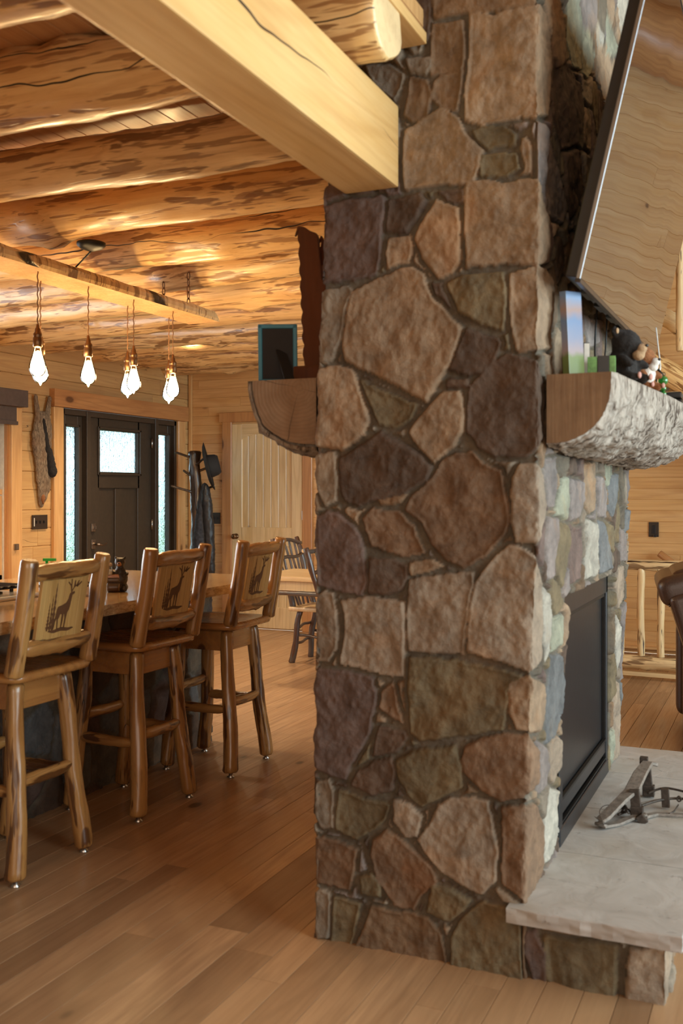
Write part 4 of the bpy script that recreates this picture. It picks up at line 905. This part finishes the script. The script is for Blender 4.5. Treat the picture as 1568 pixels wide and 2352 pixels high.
# ================= hanging light =================
hl = empty('hanging_light', (-3.15, 3.9, 2.38), 0, 'long bark-edged wood slab light fixture with seven glowing filament bulbs', 'light fixture')
bm = bmesh.new(); n = 60; prof = [(-.105, .0), (.105, .0), (.112, .016), (.113, .036), (.102, .056), (.04, .068), (-.04, .068), (-.10, .056), (-.115, .036), (-.114, .014)]; rows = []
for i in range(n+1):
    y = -1.3+2.44*i/n; rows.append([bm.verts.new((x*(1+(.07*mnoise.noise(Vector((k*2., y*4, 1))) if k > 1 else 0)), y+(.0 if i < n else (.05-1.0*z_)), z_*(1+.15*mnoise.noise(Vector((k*2., y*5, 3)))))) for k, (x, z_) in enumerate(prof)])
for i in range(n):
    for k in range(10): f = bm.faces.new((rows[i][k], rows[i+1][k], rows[i+1][(k+1) % 10], rows[i][(k+1) % 10])); f.material_index = 0 if k == 0 else 1
for rw, rv in ((rows[0], 1), (rows[-1], -1)): bm.faces.new(rw[::rv])
bmesh.ops.recalc_face_normals(bm, faces=bm.faces[:]); bsl = fbm(bm, 'wood_slab', ['slab_wood', 'pine_log_grey'], hl, False)
lathe('ceiling_canopy', 'black_metal', [(0, -.028), (.012, -.026), (.05, -.014), (.066, 0), (.066, .012), (0, .014)], (.20, -.12, .145), hl)
tube('hanging_cord', 'black_metal', [(.20, -.12, .12), (.15, -.11, .09), (.09, -.10, .055)], .004, hl)
for x, zt in ((-.075, .20), (.09, .20)):
    L_ = []; bm = bmesh.new()
    ch = empty('chain', (x, .88, 0), 0); ch.parent = hl; z = .045; k = 0
    while z < zt:
        a = Matrix.Rotation(D90*(k % 2), 4, 'Z'); pts = [a @ Vector((.009*math.cos(t), 0, z+.020+.022*math.sin(t))) for t in [2*math.pi*q/10 for q in range(10)]]
        tube('chain_link', 'bronze', pts, .0026, ch, ns=6, closed=True); z += .036; k += 1
bl = [(-3.10, 3.59), (-3.10, 3.95), (-3.10, 4.32), (-3.10, 4.685), (-3.23, 3.76), (-3.23, 4.447), (-3.23, 4.84)]
for i, (x, y) in enumerate(bl):
    x0, y0 = x+3.15, y-3.9; tip = -.49-(.006 if i > 3 else 0); top = 0.0
    c_ = tube('cord', 'cord_brown', [(x0+.0016*math.cos(k*1.3), y0+.0016*math.sin(k*1.3), tip+.245+(top-tip-.245)*k/30) for k in range(31)], .0028, hl, ns=6)
    sl_ = lathe('socket', 'bronze', [(0, .252), (.006, .250), (.008, .235), (.012, .228), (.013, .215), (.019, .208), (.020, .196), (.0175, .192), (.021, .186), (.021, .150), (.018, .146), (0, .146)], (x0, y0, tip), c_)
    bo = lathe('bulb', 'bulb_glass', [(0, 0), (.003, .002), (.004, .006), (.007, .010), (.016, .014), (.025, .020), (.032, .029), (.037, .041), (.0385, .054), (.037, .068), (.033, .083), (.028, .099), (.023, .116), (.0185, .132), (.0155, .145), (.0145, .152)], (x0, y0, tip), c_)
    lathe('filament', 'filament_glow', [(0, .020), (.012, .021), (.022, .027), (.029, .037), (.0315, .048), (.0315, .060), (.029, .073), (.025, .087), (.0205, .101), (.016, .114), (.011, .124), (0, .129)], (0, 0, 0), bo, ns=16)
# ================= on the entry wall =================
def pelt():
    r = empty('animal_pelt', (XL+.012, 6.61, 1.30), 0, 'grey brown fur pelt with black tail hanging upside down beside the door', 'animal pelt')
    K = .0036
    els = []
    path = [(.0, .03, .03, .016), (.01, .07, .045, .024), (.02, .13, .06, .03), (.01, .20, .066, .034), (.0, .27, .062, .034), (-.005, .34, .068, .036), (-.01, .41, .08, .04), (-.015, .48, .09, .042), (-.01, .55, .092, .042), (.0, .62, .085, .038), (.0, .67, .075, .034)]
    for y, z, wy, wx in path: els.append(((wx*.6, y, z), (wx, wy*1.3, .085)))
    for s, y0, y1 in ((-1, -.055, -.085), (1, .05, .085)):
        for k in range(6): f = k/5; els.append(((.022, y0+(y1-y0)*f, .70+.155*f), (.018, .034-.014*f, .035)))
    blob('pelt_body', 'pelt_fur', els, r, vox=.007, rough=.006)
    blob('tail', 'fur_black', [((.050, -.022+.009*k*(1 if k < 5 else 1.45), .64-.048*k), (.022+.002*k, .016+.0045*k, .055)) for k in range(9)], r, vox=.007, rough=.01)
    blob('muzzle', 'fur_brown', [((.03, -.005, .03), (.018, .022, .035)), ((.03, 0, -.005), (.010, .010, .02))], r, vox=.005)
pelt()
def plate(name, mw, wy, hz, n, lab, cat, slider=False):
    r = empty(name, (0, 0, 0), 0, lab, cat); r.matrix_basis = mw
    box('cover_plate', 'plate_brown', (0, -.004, 0), (wy, .008, hz), r, bev=.0025)
    for k in range(n): box('toggle', 'black_plastic', ((k-(n-1)/2)*.046, -.011, 0), (.010, .012, .024), r, bev=.002)
    if slider: box('dimmer_slider', 'white_plastic', (-.072, -.009, 0), (.007, .006, .07), r, bev=.001)
    return r
plate('light_switch', Matrix.Translation((XL+.008, 6.6, 1.13)) @ Matrix.Rotation(D90, 4, 'Z'), .185, .118, 3, 'dark brown switch plate with toggles and a white dimmer below the pelt', 'light switch', True)
plate('light_switch', Matrix.Translation((-5.36, YB-.003, 1.11)), .10, .115, 2, 'plain dark switch plate beside the closet door, behind the jacket', 'light switch')
op = empty('wall_outlet', (-1.03+.18, YB-.003, .91), 0, 'dark brown outlet plate on the pine wall right of the fireplace', 'outlet')
op.location = cam_ray(1501, 1216)*(YB-.003)/cam_ray(1501, 1216).y+Vector((0, 0, CH))
box('cover_plate', 'plate_brown', (0, -.004, 0), (.082, .008, .125), op, bev=.0025); box('socket_insert', 'black_plastic', (0, -.009, 0), (.034, .006, .07), op, bev=.004); box('plug', 'black_plastic', (.012, -.02, -.055), (.025, .03, .02), op, bev=.004)
# coat rack, hat, jacket
cr = empty('coat_rack', (-5.24, 8.30, 0), 0, 'dark glossy tree-trunk coat rack with branch pegs beside the front door', 'coat rack')
log('trunk', 'rack_branch', (.02, 0, .03), (.0, 0, 1.78), .075, .052, seed=71, amp=.22, ns=20, step=.04, bend=.35, parent=cr, knobs=10, end='end_grain')
lathe('base', 'rack_branch', [(0, 0), (.20, 0), (.21, .015), (.20, .04), (0, .045)], parent=cr)
for i, (a, z, l) in enumerate(((200, 1.73, .16), (215, 1.40, .19), (20, 1.60, .15), (15, 1.40, .16), (190, 1.55, .08), (-30, 1.66, .14))):
    an = math.radians(a); dx, dy = math.cos(an), math.sin(an); log('peg', 'rack_branch', (dx*.03, dy*.03, z-.02), (dx*(l+.04), dy*(l+.04), z+.04), .013, .011, seed=80+i, ns=10, step=.03, parent=cr, end='end_grain')
ht = empty('hat', (-5.10, 8.28, 1.62), 0, 'black wide-brim hat hanging on the top peg of the coat rack', 'hat'); 
ht.scale = (1.2,)*3; ht.rotation_euler = (math.radians(-12), math.radians(76), math.radians(16))
lathe('brim', 'felt_black', [(.085, .0), (.12, -.004), (.165, .006), (.195, .022), (.197, .025), (.163, .011), (.12, .002), (.085, .006)], parent=ht, ns=36, mw=Matrix.Diagonal((1, .82, 1, 1)))
lathe('crown', 'felt_black', [(.092, .0), (.088, .04), (.080, .085), (.066, .108), (.04, .104), (0, .092)], parent=ht, ns=36, mw=Matrix.Diagonal((1.05, .84, 1, 1)))
lathe('hat_band', 'black_plastic', [(.094, .004), (.093, .022), (.0905, .022), (.092, .004)], parent=ht, ns=36, mw=Matrix.Diagonal((1.05, .84, 1, 1)))
jk = empty('jacket', (-5.08, 8.27, .72), 0, 'dark denim and black leather jacket hanging from the coat rack peg', 'jacket')
blob('jacket_body', 'denim_dark', [((-.03, 0, .68), (.035, .05, .07)), ((-.03, 0, .58), (.055, .07, .14)), ((-.035, 0, .46), (.075, .08, .20)), ((-.04, 0, .32), (.088, .09, .24)), ((-.045, 0, .20), (.098, .095, .20)), ((-.05, 0, .10), (.10, .095, .12))], jk, vox=.010, rough=.014)
blob('sleeve', 'jacket_black', [((.015, -.045, .58), (.045, .05, .16)), ((.035, -.05, .44), (.05, .05, .22)), ((.052, -.05, .26), (.050, .05, .24)), ((.062, -.047, .08), (.046, .045, .22)), ((.07, -.045, -.06), (.038, .038, .14))], jk, vox=.010, rough=.012)
# ================= dining corner =================
dt = empty('dining_table', (-2.9, 6.88, 0), 0, 'pine table with bark log trim behind the far bar stool', 'table')
regrain(box('tabletop', 'door_pine', (0, 0, .745), (1.48, .72, .035), dt, bev=.012), (1, 0, 0))
boxes('apron', 'door_pine', [((0, -.30, .69), (1.36, .02, .075)), ((0, .30, .69), (1.36, .02, .075)), ((-.68, 0, .69), (.02, .6, .075)), ((.68, 0, .69), (.02, .6, .075))], dt, bev=.002)
log('trim_log', 'bark_branch', (-.70, -.32, .638), (.70, -.32, .638), .019, seed=90, parent=dt, ns=12); log('corner_post', 'bark_branch', (-.70, -.33, .61), (-.70, -.33, .725), .028, seed=91, parent=dt, ns=12)
log('pedestal', 'bark_branch', (.25, 0, .04), (.25, 0, .73), .09, seed=92, parent=dt, knobs=6); lathe('foot', 'bark_branch', [(0, 0), (.25, 0), (.25, .04), (0, .05)], (.25, 0, 0), dt)
def make_chair():
    r = empty('twig_chair', (0, 0, 0), 0); B = 'bark_branch'
    box('seat', 'door_pine', (.02, 0, .44), (.44, .44, .035), r, bev=.015, smooth=True, seg=3)
    for i, (x0, y0, x1, y1) in enumerate(((-.19, -.17, -.12, -.14), (-.19, .17, -.12, .14), (.21, -.17, .16, -.14), (.21, .17, .16, .14))):
        log('leg', B, (x0, y0, 0), (x1, y1, .43), .026, .022, seed=100+i, ns=12, parent=r, bend=.5, knobs=2, end='end_grain', amp=.15)
    for i, s in enumerate((-1, 1)): log('back_post', B, (-.17, .18*s, .44), (-.34, .23*s, 1.0), .024, .020, seed=110+i, ns=12, parent=r, bend=.6, knobs=2, end='end_grain', amp=.15)
    log('back_rail', B, (-.33, -.24, .99), (-.33, .24, .96), .016, seed=115, ns=10, parent=r, bend=1.2, end='end_grain'); log('back_rail', B, (-.29, -.22, .83), (-.29, .22, .86), .014, seed=116, ns=10, parent=r, bend=1., end='end_grain')
    for i in range(4): y = -.11+.073*i; log('spindle', B, (-.17, y*.8, .455), (-.325, y*1.2, .97), .010, seed=120+i, ns=8, parent=r, bend=.8)
    for i, (a, c) in enumerate((((-.17, -.16, .16), (-.17, .16, .16)), ((-.16, -.155, .28), (-.16, .155, .30)), ((-.17, -.16, .22), (.19, -.16, .22)), ((-.17, .16, .22), (.19, .16, .22)), ((.19, -.16, .2), (.19, .16, .2)))):
        log('stretcher', B, a, c, .012, seed=130+i, ns=8, parent=r, bend=1., end='end_grain')
    return r
c0 = make_chair(); c0.location = (-3.46, 7.40, 0); tag(c0, 'bark twig chair standing behind the pine table by the closet door', 'chair', 'rustic twig chairs at the table')
c1 = copy_tree(c0); c1.location = (-2.60, 6.26, 0); c1.rotation_euler = (0, 0, -.15); tag(c1, 'bark twig chair in front of the pine table, half hidden by the fireplace', 'chair', 'rustic twig chairs at the table')
# ================= kitchen-side mantel =================
mt = Vector((0, 0, 1.744))
pf = empty('picture_frame', (-1.55, 2.97, 1.7425), math.radians(22), 'teal-edged photo frame seen from its black easel back, on the kitchen-side mantel', 'picture frame')
tl = Matrix.Rotation(math.radians(6), 4, 'X')
f_ = boxes('frame', 'teal_frame', [((-.058, 0, .097), (.014, .014, .195)), ((.058, 0, .097), (.014, .014, .195)), ((0, 0, .188), (.13, .014, .014)), ((0, 0, .007), (.13, .014, .014))], pf, bev=.002); f_.matrix_basis = tl
bk = box('backing', 'easel_black', (0, 0, 0), (.104, .008, .17), pf, bev=.001); bk.matrix_basis = tl @ Matrix.Translation((0, -.001, .097))
bar('easel_leg', 'easel_black', (.01, -.012, .11), (.045, -.085, .003), .035, .004, pf, bev=.001)
cv = empty('wood_carving', (-1.438, 3.055, 1.7425), math.radians(0), 'tall dark reddish scroll-cut wooden ornament standing on the kitchen-side mantel', 'carving')
def scallop(h, w0, seed, top):
    L = [(-w0, 0)]; n = 30
    for k in range(1, n): z = h*k/n; L.append((-w0*(1+.22*abs(math.sin(k*.9+seed))-.25*k/n), z))
    L += [(-w0*1.25, h*.93), (-w0*.9, h), (-w0*.3, h*(.985 if top else .93)), (w0*.2, h*.95), (w0*.7, h*(.97 if not top else .93)), (w0*.9, h*.90), (w0, h*.6), (w0*1.6, h*.56), (w0*1.5, h*.52), (w0, h*.5), (w0, 0)]
    return L
box('base', 'red_carving', (.005, .0, .028), (.13, .16, .056), cv, bev=.008)
for i, (dy, w_, h) in enumerate(((-.05, .040, .53), (0, .034, .50), (.05, .038, .49))):
    extrude('carved_panel', 'red_carving', scallop(h-.05, w_, 5+i, i % 2 == 0), .014, cv, Matrix.Translation((.015, dy, .05)) @ Matrix.Rotation(math.radians(-4 if i == 0 else 3), 4, 'Y'), bev=.002)
box('clock_box', 'red_carving', (.02, .0, .22), (.04, .10, .34), cv, bev=.004)
gm = empty('glass_mug', (-1.50, 3.28, 1.7425), .4, 'clear glass mug with handle between the photo frame and the wooden carving', 'mug')
lathe('mug_body', 'clear_glass', [(0, .004), (.034, .004), (.036, .02), (.030, .05), (.036, .10), (.042, .15), (.040, .15), (.033, .10), (.027, .05), (.033, .022), (0, .012)], parent=gm); tube('handle', 'clear_glass', [(-.034, 0, .13), (-.065, 0, .12), (-.072, 0, .08), (-.055, 0, .04), (-.033, 0, .035)], .006, gm)
# ================= great-room mantel =================
MZ = 1.7165
def on(px, py, X):
    d = cam_ray(px, py); k = X/d.x; return Vector((X, d.y*k, MZ))
ls = empty('landscape_book', (-.575, 2.965, MZ), math.radians(70), 'tall thin box printed with a sunset sky over green grass, upright on the bark mantel', 'book')
box('cover', 'landscape_print', (0, 0, .125), (.085, .022, .25), ls, bev=.002).rotation_euler = (0, math.radians(-5), 0)
gb = empty('game_box', (-.50, 3.06, MZ), math.radians(8), 'small green and black box lying in front on the bark mantel', 'box')
box('green_panel', 'book_green', (-.032, 0, .033), (.028, .06, .066), gb, bev=.002); box('black_panel', 'book_dark', (.0, 0, .034), (.034, .062, .068), gb, bev=.002); box('side_panel', 'book_green', (.026, 0, .034), (.018, .062, .066), gb, bev=.002)
yc_ = empty('folded_card', (-.575, 3.22, MZ), math.radians(30), 'yellow card leaning behind the green box on the mantel', 'card')
bar('card', 'yellow_card', (-.01, 0, 0), (-.035, 0, .15), .055, .004, yc_, bev=.001)
dk = empty('paperback', (-.575, 3.14, MZ), math.radians(20), 'dark upright booklet behind the green box on the mantel', 'book'); box('cover', 'book_dark', (0, 0, .06), (.025, .09, .12), dk, bev=.002); box('pages', 'paper_white', (.003, -.002, .06), (.016, .09, .114), dk, bev=0)
def plush(name, loc, rz, mats, lab, kind):
    r = empty(name, loc, rz, lab, 'stuffed toy'); b1, b2 = mats
    els = [((0, 0, .04), (.034, .036, .042)), ((.012, 0, .092), (.033, .034, .032)), ((.034, 0, .080), (.020, .017, .015)), ((.028, -.026, .014), (.030, .013, .013)), ((.028, .026, .014), (.030, .013, .013)), ((.028, -.034, .05), (.026, .011, .011), rotm('Y', 30)), ((.028, .034, .05), (.026, .011, .011), rotm('Y', 30))]
    if kind == 'bear': els += [((.0, -.030, .118), (.007, .011, .012)), ((.0, .030, .118), (.007, .011, .012))]
    else: els += [((-.012, -.030, .085), (.010, .008, .026)), ((-.012, .030, .085), (.010, .008, .026))]
    blob('plush_body', b1, els, r, vox=.005, rough=.006)
    blob('muzzle', b2, [((.050, 0, .078), (.012, .013, .011)), ((.042, 0, .064), (.014, .015, .013))], r, vox=.003, rough=.002); blob('nose', 'black_plastic', [((.062, 0, .083), (.004, .005, .004))], r, vox=.0015)
    for s in (-1, 1):
        blob('inner_ear', b2 if kind == 'bear' else b1, [((.007, .030*s, .118), (.003, .006, .008))], r, vox=.002); blob('paw_pad', 'pink_nose', [((.058, .026*s, .016), (.004, .007, .008))], r, vox=.002)
    return r
plush('plush_bear', (-.475, 3.24, MZ), math.radians(-20), ('fur_black', 'fur_tan'), 'small black plush bear with pale ears sitting on the bark mantel', 'bear').scale = (1.4,)*3
pd = plush('plush_dog', (-.455, 3.50, MZ), math.radians(-25), ('fur_brown', 'fur_white'), 'brown and white plush dog beside the black bear on the mantel', 'dog')
blob('chest', 'fur_white', [((.030, 0, .048), (.016, .022, .030))], pd, vox=.004, rough=.004); pd.scale = (1.25,)*3
cc = empty('cable_coil', (-.43, 3.86, MZ), math.radians(25), 'coil of black cable held by a white tie, upright on the mantel', 'cable')
for k in range(4): tube('cable_loop', 'cable', [(.004*k-.008, (.055-.003*k)*math.cos(a), .062+(.055-.004*k)*math.sin(a)) for a in [2*math.pi*q/14 for q in range(14)]], .0032, cc, closed=True)
tube('zip_tie', 'white_plastic', [(0, .0, .11), (.006, .004, .13), (.012, .042, .20), (.018, .085, .285)], [.004, .003, .0025, .002], cc)
gf = empty('glass_figurine', (-.40, 3.72, MZ), 0, 'green glass bead figurine with a clear head on the mantel beside the cable coil', 'figurine')
for i, (z, r_) in enumerate(((.012, .011), (.032, .011), (.060, .017))): lathe('bead', 'green_glass', [(r_*math.sin(a), z+r_*-math.cos(a)) for a in [math.pi*q/12 for q in range(13)]], parent=gf)
lathe('bead', 'clear_glass', [(.008*math.sin(a), .082-.008*math.cos(a)) for a in [math.pi*q/12 for q in range(13)]], parent=gf)
eg = empty('eyeglasses', (-.44, 3.98, MZ), .3, 'wire eyeglasses with clear lenses lying folded on the mantel', 'eyeglasses')
for s in (-1, 1):
    pts = [(.0, .032*s+.026*math.cos(a), .03+.020*math.sin(a)) for a in [2*math.pi*q/14 for q in range(14)]]; tube('rim', 'black_metal', pts, .0016, eg, closed=True)
    lathe('lens', 'clear_glass', [(0, -.001), (.024, -.001), (.024, .001), (0, .001)], parent=eg, mw=Matrix.Translation((0, .032*s, .03)) @ Matrix.Rotation(D90, 4, 'Y') @ Matrix.Diagonal((.8, 1, 1, 1)))
    tube('temple', 'black_metal', [(0, .058*s, .04), (-.05, .058*s, .04), (-.11, .055*s, .03), (-.13, .052*s, .012)], .0018, eg)
for i, (z, w_, l_, lab_) in enumerate(((.014, .075, .17, 'black slim player box on the mantel, lower of the stack of two'), (.043, .07, .18, 'black slim player box on the mantel, upper of the stack of two'))):
    e_ = empty('media_box', (-.41, 4.18, MZ+z-.014), .03, lab_, 'media player', 'black boxes stacked on the mantel'); box('case', 'black_plastic', (0, 0, .013), (w_, l_, .024), e_, bev=.005); box('front_strip', 'port_grey', (w_/2, 0, .013), (.002, l_*.8, .010), e_, bev=0)
# ================= television =================
tv = empty('television', (-.53, 3.705, 1.975), 0, 'large flat television tilted forward on the fireplace above the bark mantel', 'television')
TM = Matrix.Rotation(math.radians(13.1), 4, 'Y')
WT, HT = 1.77, .985
def tvp(o): o.parent = tv; o.matrix_basis = TM @ o.matrix_basis; return o
tvp(box('housing', 'black_plastic', (-.022, 0, HT/2), (.034, WT-.01, HT-.006), None, bev=.004)); tvp(box('rear_bulge', 'black_plastic', (-.052, 0, .33), (.03, WT-.35, .56), None, bev=.012))
tvp(box('screen', 'tv_screen', (.0, 0, HT/2), (.006, WT-.014, HT-.012), None, bev=0))
bz = tvp(boxes('bezel', 'silver_edge', [((.0, -WT/2, HT/2), (.012, .005, HT)), ((.0, 0, HT), (.012, WT, .005))], None, bev=.001))
tvp(box('bottom_trim', 'plate_brown', (.0, 0, -.004), (.016, WT, .012), None, bev=.002))
for i in range(6): tvp(box('port', 'black_metal' if i % 2 else 'port_grey', (-.026, -.60+.23*i, -.001), (.022, .12, .008), None, bev=.001))
tvp(box('wall_mount', 'black_metal', (-.078, 0, .35), (.03, .5, .4), None, bev=.004)); tvp(box('badge', 'nickel', (-.012, .22, -.004), (.016, .06, .014), None, bev=.001))
cb1 = tube('power_cable', 'cable', [(-.60, 3.55, 2.05), (-.605, 3.53, 1.92), (-.598, 3.50, 1.82), (-.58, 3.56, MZ+.004)], .0035); tag(cb1, 'black cable hanging down behind the television toward the mantel, nearer one', 'cable', 'television cables')
cb2 = tube('power_cable', 'cable', [(-.60, 3.75, 2.05), (-.603, 3.74, 1.92), (-.600, 3.70, 1.83), (-.585, 3.78, MZ+.004)], .003); tag(cb2, 'thin black cable behind the television, farther one by the plush toys', 'cable', 'television cables')
# ================= trap on the hearth =================
tp = empty('steel_trap', (-.48, 3.70, .2125), 0, 'old rusty double-spring animal trap lying open on the stone hearth', 'animal trap'); o3 = Vector((-.48, 3.70, .2125))
def R3(*p): return [Vector(q)-o3 for q in p]
def flat(name, mat, pts, w_, t_, par):
    P = [Vector(p)-o3 for p in pts]; bm = bmesh.new(); rows = []
    ws = w_ if isinstance(w_, list) else [w_]*len(P)
    for i, p in enumerate(P):
        tg = (P[min(i+1, len(P)-1)]-P[max(i-1, 0)]).normalized(); sd = tg.cross(Vector((0, 0, 1))).normalized(); up = sd.cross(tg)
        rows.append([bm.verts.new(p+sd*a*ws[i]/2+up*b_*t_/2) for a, b_ in ((-1, -1), (1, -1), (1, 1), (-1, 1))])
    for a, b_ in zip(rows, rows[1:]):
        for k in range(4): bm.faces.new((a[k], a[(k+1) % 4], b_[(k+1) % 4], b_[k]))
    bm.faces.new(rows[0][::-1]); bm.faces.new(rows[-1]); bmesh.ops.recalc_face_normals(bm, faces=bm.faces[:]); bmesh.ops.bevel(bm, geom=bm.edges[:], offset=t_*.25, segments=1, affect='EDGES')
    return fbm(bm, name, mat, par, False)
flat('spring', 'iron_pale', [(-.578, 3.555, .219), (-.592, 3.535, .228), (-.588, 3.53, .243), (-.575, 3.55, .252), (-.535, 3.65, .287), (-.508, 3.72, .306)], [.038, .042, .044, .044, .042, .050], .013, tp)
flat('spring', 'iron_pale', [(-.508, 3.715, .304), (-.495, 3.85, .335), (-.484, 3.97, .345), (-.455, 4.0, .335)], [.052, .050, .042, .026], .014, tp)
flat('spring', 'iron_pale', [(-.585, 3.535, .222), (-.54, 3.60, .218), (-.49, 3.68, .226), (-.455, 3.70, .232)], [.034, .032, .026, .020], .010, tp)
for i, (x, y, z0, z1) in enumerate(((-.487, 3.70, .222, .315), (-.482, 3.985, .222, .335))):
    bar('jaw_post', 'iron', Vector((x, y, z0))-o3, Vector((x-.01, y, z1))-o3, .022, .034, tp, bev=.002); bar('jaw_block', 'iron', Vector((x, y, z0-.006))-o3, Vector((x, y, z0+.036))-o3, .032, .044, tp, bev=.004)
bar('jaw_block', 'iron', Vector((-.50, 3.99, .335))-o3, Vector((-.50, 3.99, .362))-o3, .03, .03, tp, bev=.004); bar('jaw_block', 'iron', Vector((-.478, 3.665, .214))-o3, Vector((-.455, 3.668, .232))-o3, .022, .035, tp, bev=.004)
flat('frame_bar', 'iron_pale', [(-.462, 3.70, .222), (-.43, 3.76, .218), (-.34, 3.79, .216), (-.22, 3.80, .216), (-.215, 3.80, .216)], .026, .011, tp)
tube('rod', 'iron', R3((-.55, 3.68, .225), (-.50, 3.76, .232), (-.43, 3.84, .245), (-.36, 3.88, .25), (-.28, 3.86, .25), (-.27, 3.84, .25)), .005, tp); tube('rod', 'iron', R3((-.48, 3.93, .24), (-.42, 3.95, .262), (-.34, 3.93, .262), (-.275, 3.90, .26)), .0045, tp)
tube('rod', 'iron_pale', R3((-.49, 3.80, .235), (-.45, 3.84, .24), (-.405, 3.87, .245)), .0045, tp)
for x, y in ((-.405, 3.86), (-.315, 3.86)):
    bar('frame_post', 'iron', Vector((x, y, .218))-o3, Vector((x-.004, y, .285))-o3, .020, .028, tp, bev=.003)
for k in range(5): a = k*.5; tube('chain_ring', 'iron', [Vector((-.556+.01*k+.0, 3.74-.012*k, .228))-o3+Vector((.014*math.cos(t)*math.cos(a), .016*math.sin(t), .009+.010*math.cos(t)*math.sin(a+.6))) for t in [2*math.pi*q/10 for q in range(10)]], .003, tp, closed=True)
tube('wire', 'iron', R3((-.56, 3.74, .24), (-.60, 3.70, .245), (-.612, 3.66, .235), (-.60, 3.62, .222), (-.598, 3.60, .216)), .0013, tp); tube('ring', 'iron', R3((-.36, 3.865, .262), (-.352, 3.865, .252), (-.36, 3.865, .243), (-.368, 3.865, .252)), .003, tp, closed=True)
tube('wire', 'iron', R3((-.36, 3.84, .238), (-.37, 3.80, .226), (-.385, 3.77, .222)), .0028, tp)
# ================= railing, stairs, recliner =================
rl = empty('log_railing', (-.9, 7.60, 0), math.radians(-2.2), 'peeled log railing with log balusters in front of the far pine wall', 'railing')
log('top_rail', 'rail_log', (-.9, 0, .845), (2.6, 0, .845), .040, seed=201, amp=.07, parent=rl, ns=18, knobs=6)
log('bottom_rail', 'rail_log', (-.9, 0, .130), (2.6, 0, .130), .050, seed=202, amp=.08, parent=rl, ns=18, knobs=6)
for i in range(16): x = -.257+.143*(i-1); log('baluster', 'rail_log', (x, 0, .165), (x+.006*math.sin(i*3), 0, .825), .026, seed=210+i, amp=.12, parent=rl, ns=14, bend=.25, knobs=2)
bar('curb_board', 'door_pine', (-.9, .02, .045), (2.6, .02, .045), .085, .03, rl, up=(0, 0, 1)); rl.location.x = -.72
hr = log('stair_handrail', 'trim_red', (-.98, 8.80, .865), (.0, 8.80, .11), .030, seed=230, ns=14, step=.1, amp=.02); tag(hr, 'round brown wooden handrail descending along the far wall behind the railing', 'handrail')
sr = empty('log_staircase', (-.9, 8.2, 0), 0, 'log staircase climbing to the loft with half-log treads beyond the television', 'staircase')
def srp(px, py, Y): d = cam_ray(px, py); k = Y/d.y; return Vector((d.x*k+.9, Y-8.2, d.z*k+CH))
a_ = srp(1515, 722, 8.15); dv = Vector((.24, 0, -.158)); a2 = a_-dv*.8; b2 = a_+dv*5
log('handrail_log', 'rail_log', a2, b2, .068, seed=240, amp=.10, parent=sr, ns=20, knobs=8)
sl_ = dv.normalized(); a3 = a_+Vector((0, .05, -.42)); log('stringer', 'pine_log', a3-dv*1.2, a3+dv*12, .10, seed=243, amp=.1, parent=sr, ns=20, knobs=8); log('stringer', 'pine_log', a3-dv*1.2+Vector((0, .65, 0)), a3+dv*12+Vector((0, .65, 0)), .10, seed=244, amp=.1, parent=sr, ns=20, knobs=8)
for k in range(9):
    p = a3+Vector((-.10+.21*k, -.06, -.05+.21*k*sl_.z/sl_.x)); ns = 14; bm = bmesh.new(); v0 = []; v1 = []
    for q in range(ns+1):
        a = math.pi+math.pi*q/ns; rr = .13*(1+.08*mnoise.noise(Vector((q*.6, k, 0)))); v0.append(bm.verts.new((rr*math.cos(a), 0, rr*.75*math.sin(a)))); v1.append(bm.verts.new((rr*math.cos(a), .72, rr*.75*math.sin(a))))
    for q in range(ns): f = bm.faces.new((v0[q], v0[q+1], v1[q+1], v1[q])); f.material_index = 1
    bm.faces.new(v0[::-1]); bm.faces.new(v1); bm.faces.new((v0[0], v1[0], v1[-1], v0[-1])); bmesh.ops.recalc_face_normals(bm, faces=bm.faces[:])
    fbm(bm, 'tread', ['door_pine', 'tread_bark'], sr, False, Matrix.Translation(p))
pp = srp(1561, 640, 8.0); log('stair_post', 'rail_log', (pp.x+.0, pp.y, 2.45), (pp.x, pp.y, 3.75), .030, seed=250, amp=.1, parent=sr, ns=16, knobs=3)
for k in range(1, 5): log('baluster', 'rail_log', (pp.x+.18*k, pp.y+.1, 2.45-.16*k), (pp.x+.18*k, pp.y+.1, 3.4-.16*k), .026, seed=251+k, amp=.1, parent=sr, ns=14)
lr = log('wall_log', 'trim_red', (-1.2, 8.62, 4.35), (4.95, 8.62, 5.0), .26, seed=260, amp=.08, ns=20, knobs=10, step=.1); tag(lr, 'dark peeled log crossing the upper far wall, seen mirrored in the television', 'log')
rc = empty('recliner', (-.215, 5.98, 0), math.radians(8), 'brown leather recliner with padded headrest at the right edge', 'recliner')
RB = Matrix.Translation((-.25, 0, .37)) @ Matrix.Rotation(math.radians(-17), 4, 'Y')
def cush(name, c, s, mw=None, bev=.05):
    bm = bmesh.new(); addbox(bm, c, s); bmesh.ops.bevel(bm, geom=bm.edges[:], offset=bev, segments=5, profile=.6, affect='EDGES')
    return fbm(bm, name, 'leather', rc, True, mw)
cush('backrest', (.06, 0, .20), (.17, .74, .56), RB, .045); cush('headrest', (.05, 0, .50), (.23, .70, .16), RB, .07); cush('headrest', (.10, 0, .53), (.16, .60, .13), RB, .06)
cush('seat_cushion', (.08, 0, .38), (.62, .58, .20)); cush('armrest', (.05, -.40, .33), (.78, .17, .56), None, .06); cush('armrest', (.05, .40, .33), (.78, .17, .56), None, .06); cush('base', (.05, 0, .15), (.62, .72, .22), None, .03)
tube('seam_piping', 'leather', [RB @ Vector((-.03, y, .43)) for y in (-.34, 0, .34)], .006, rc)
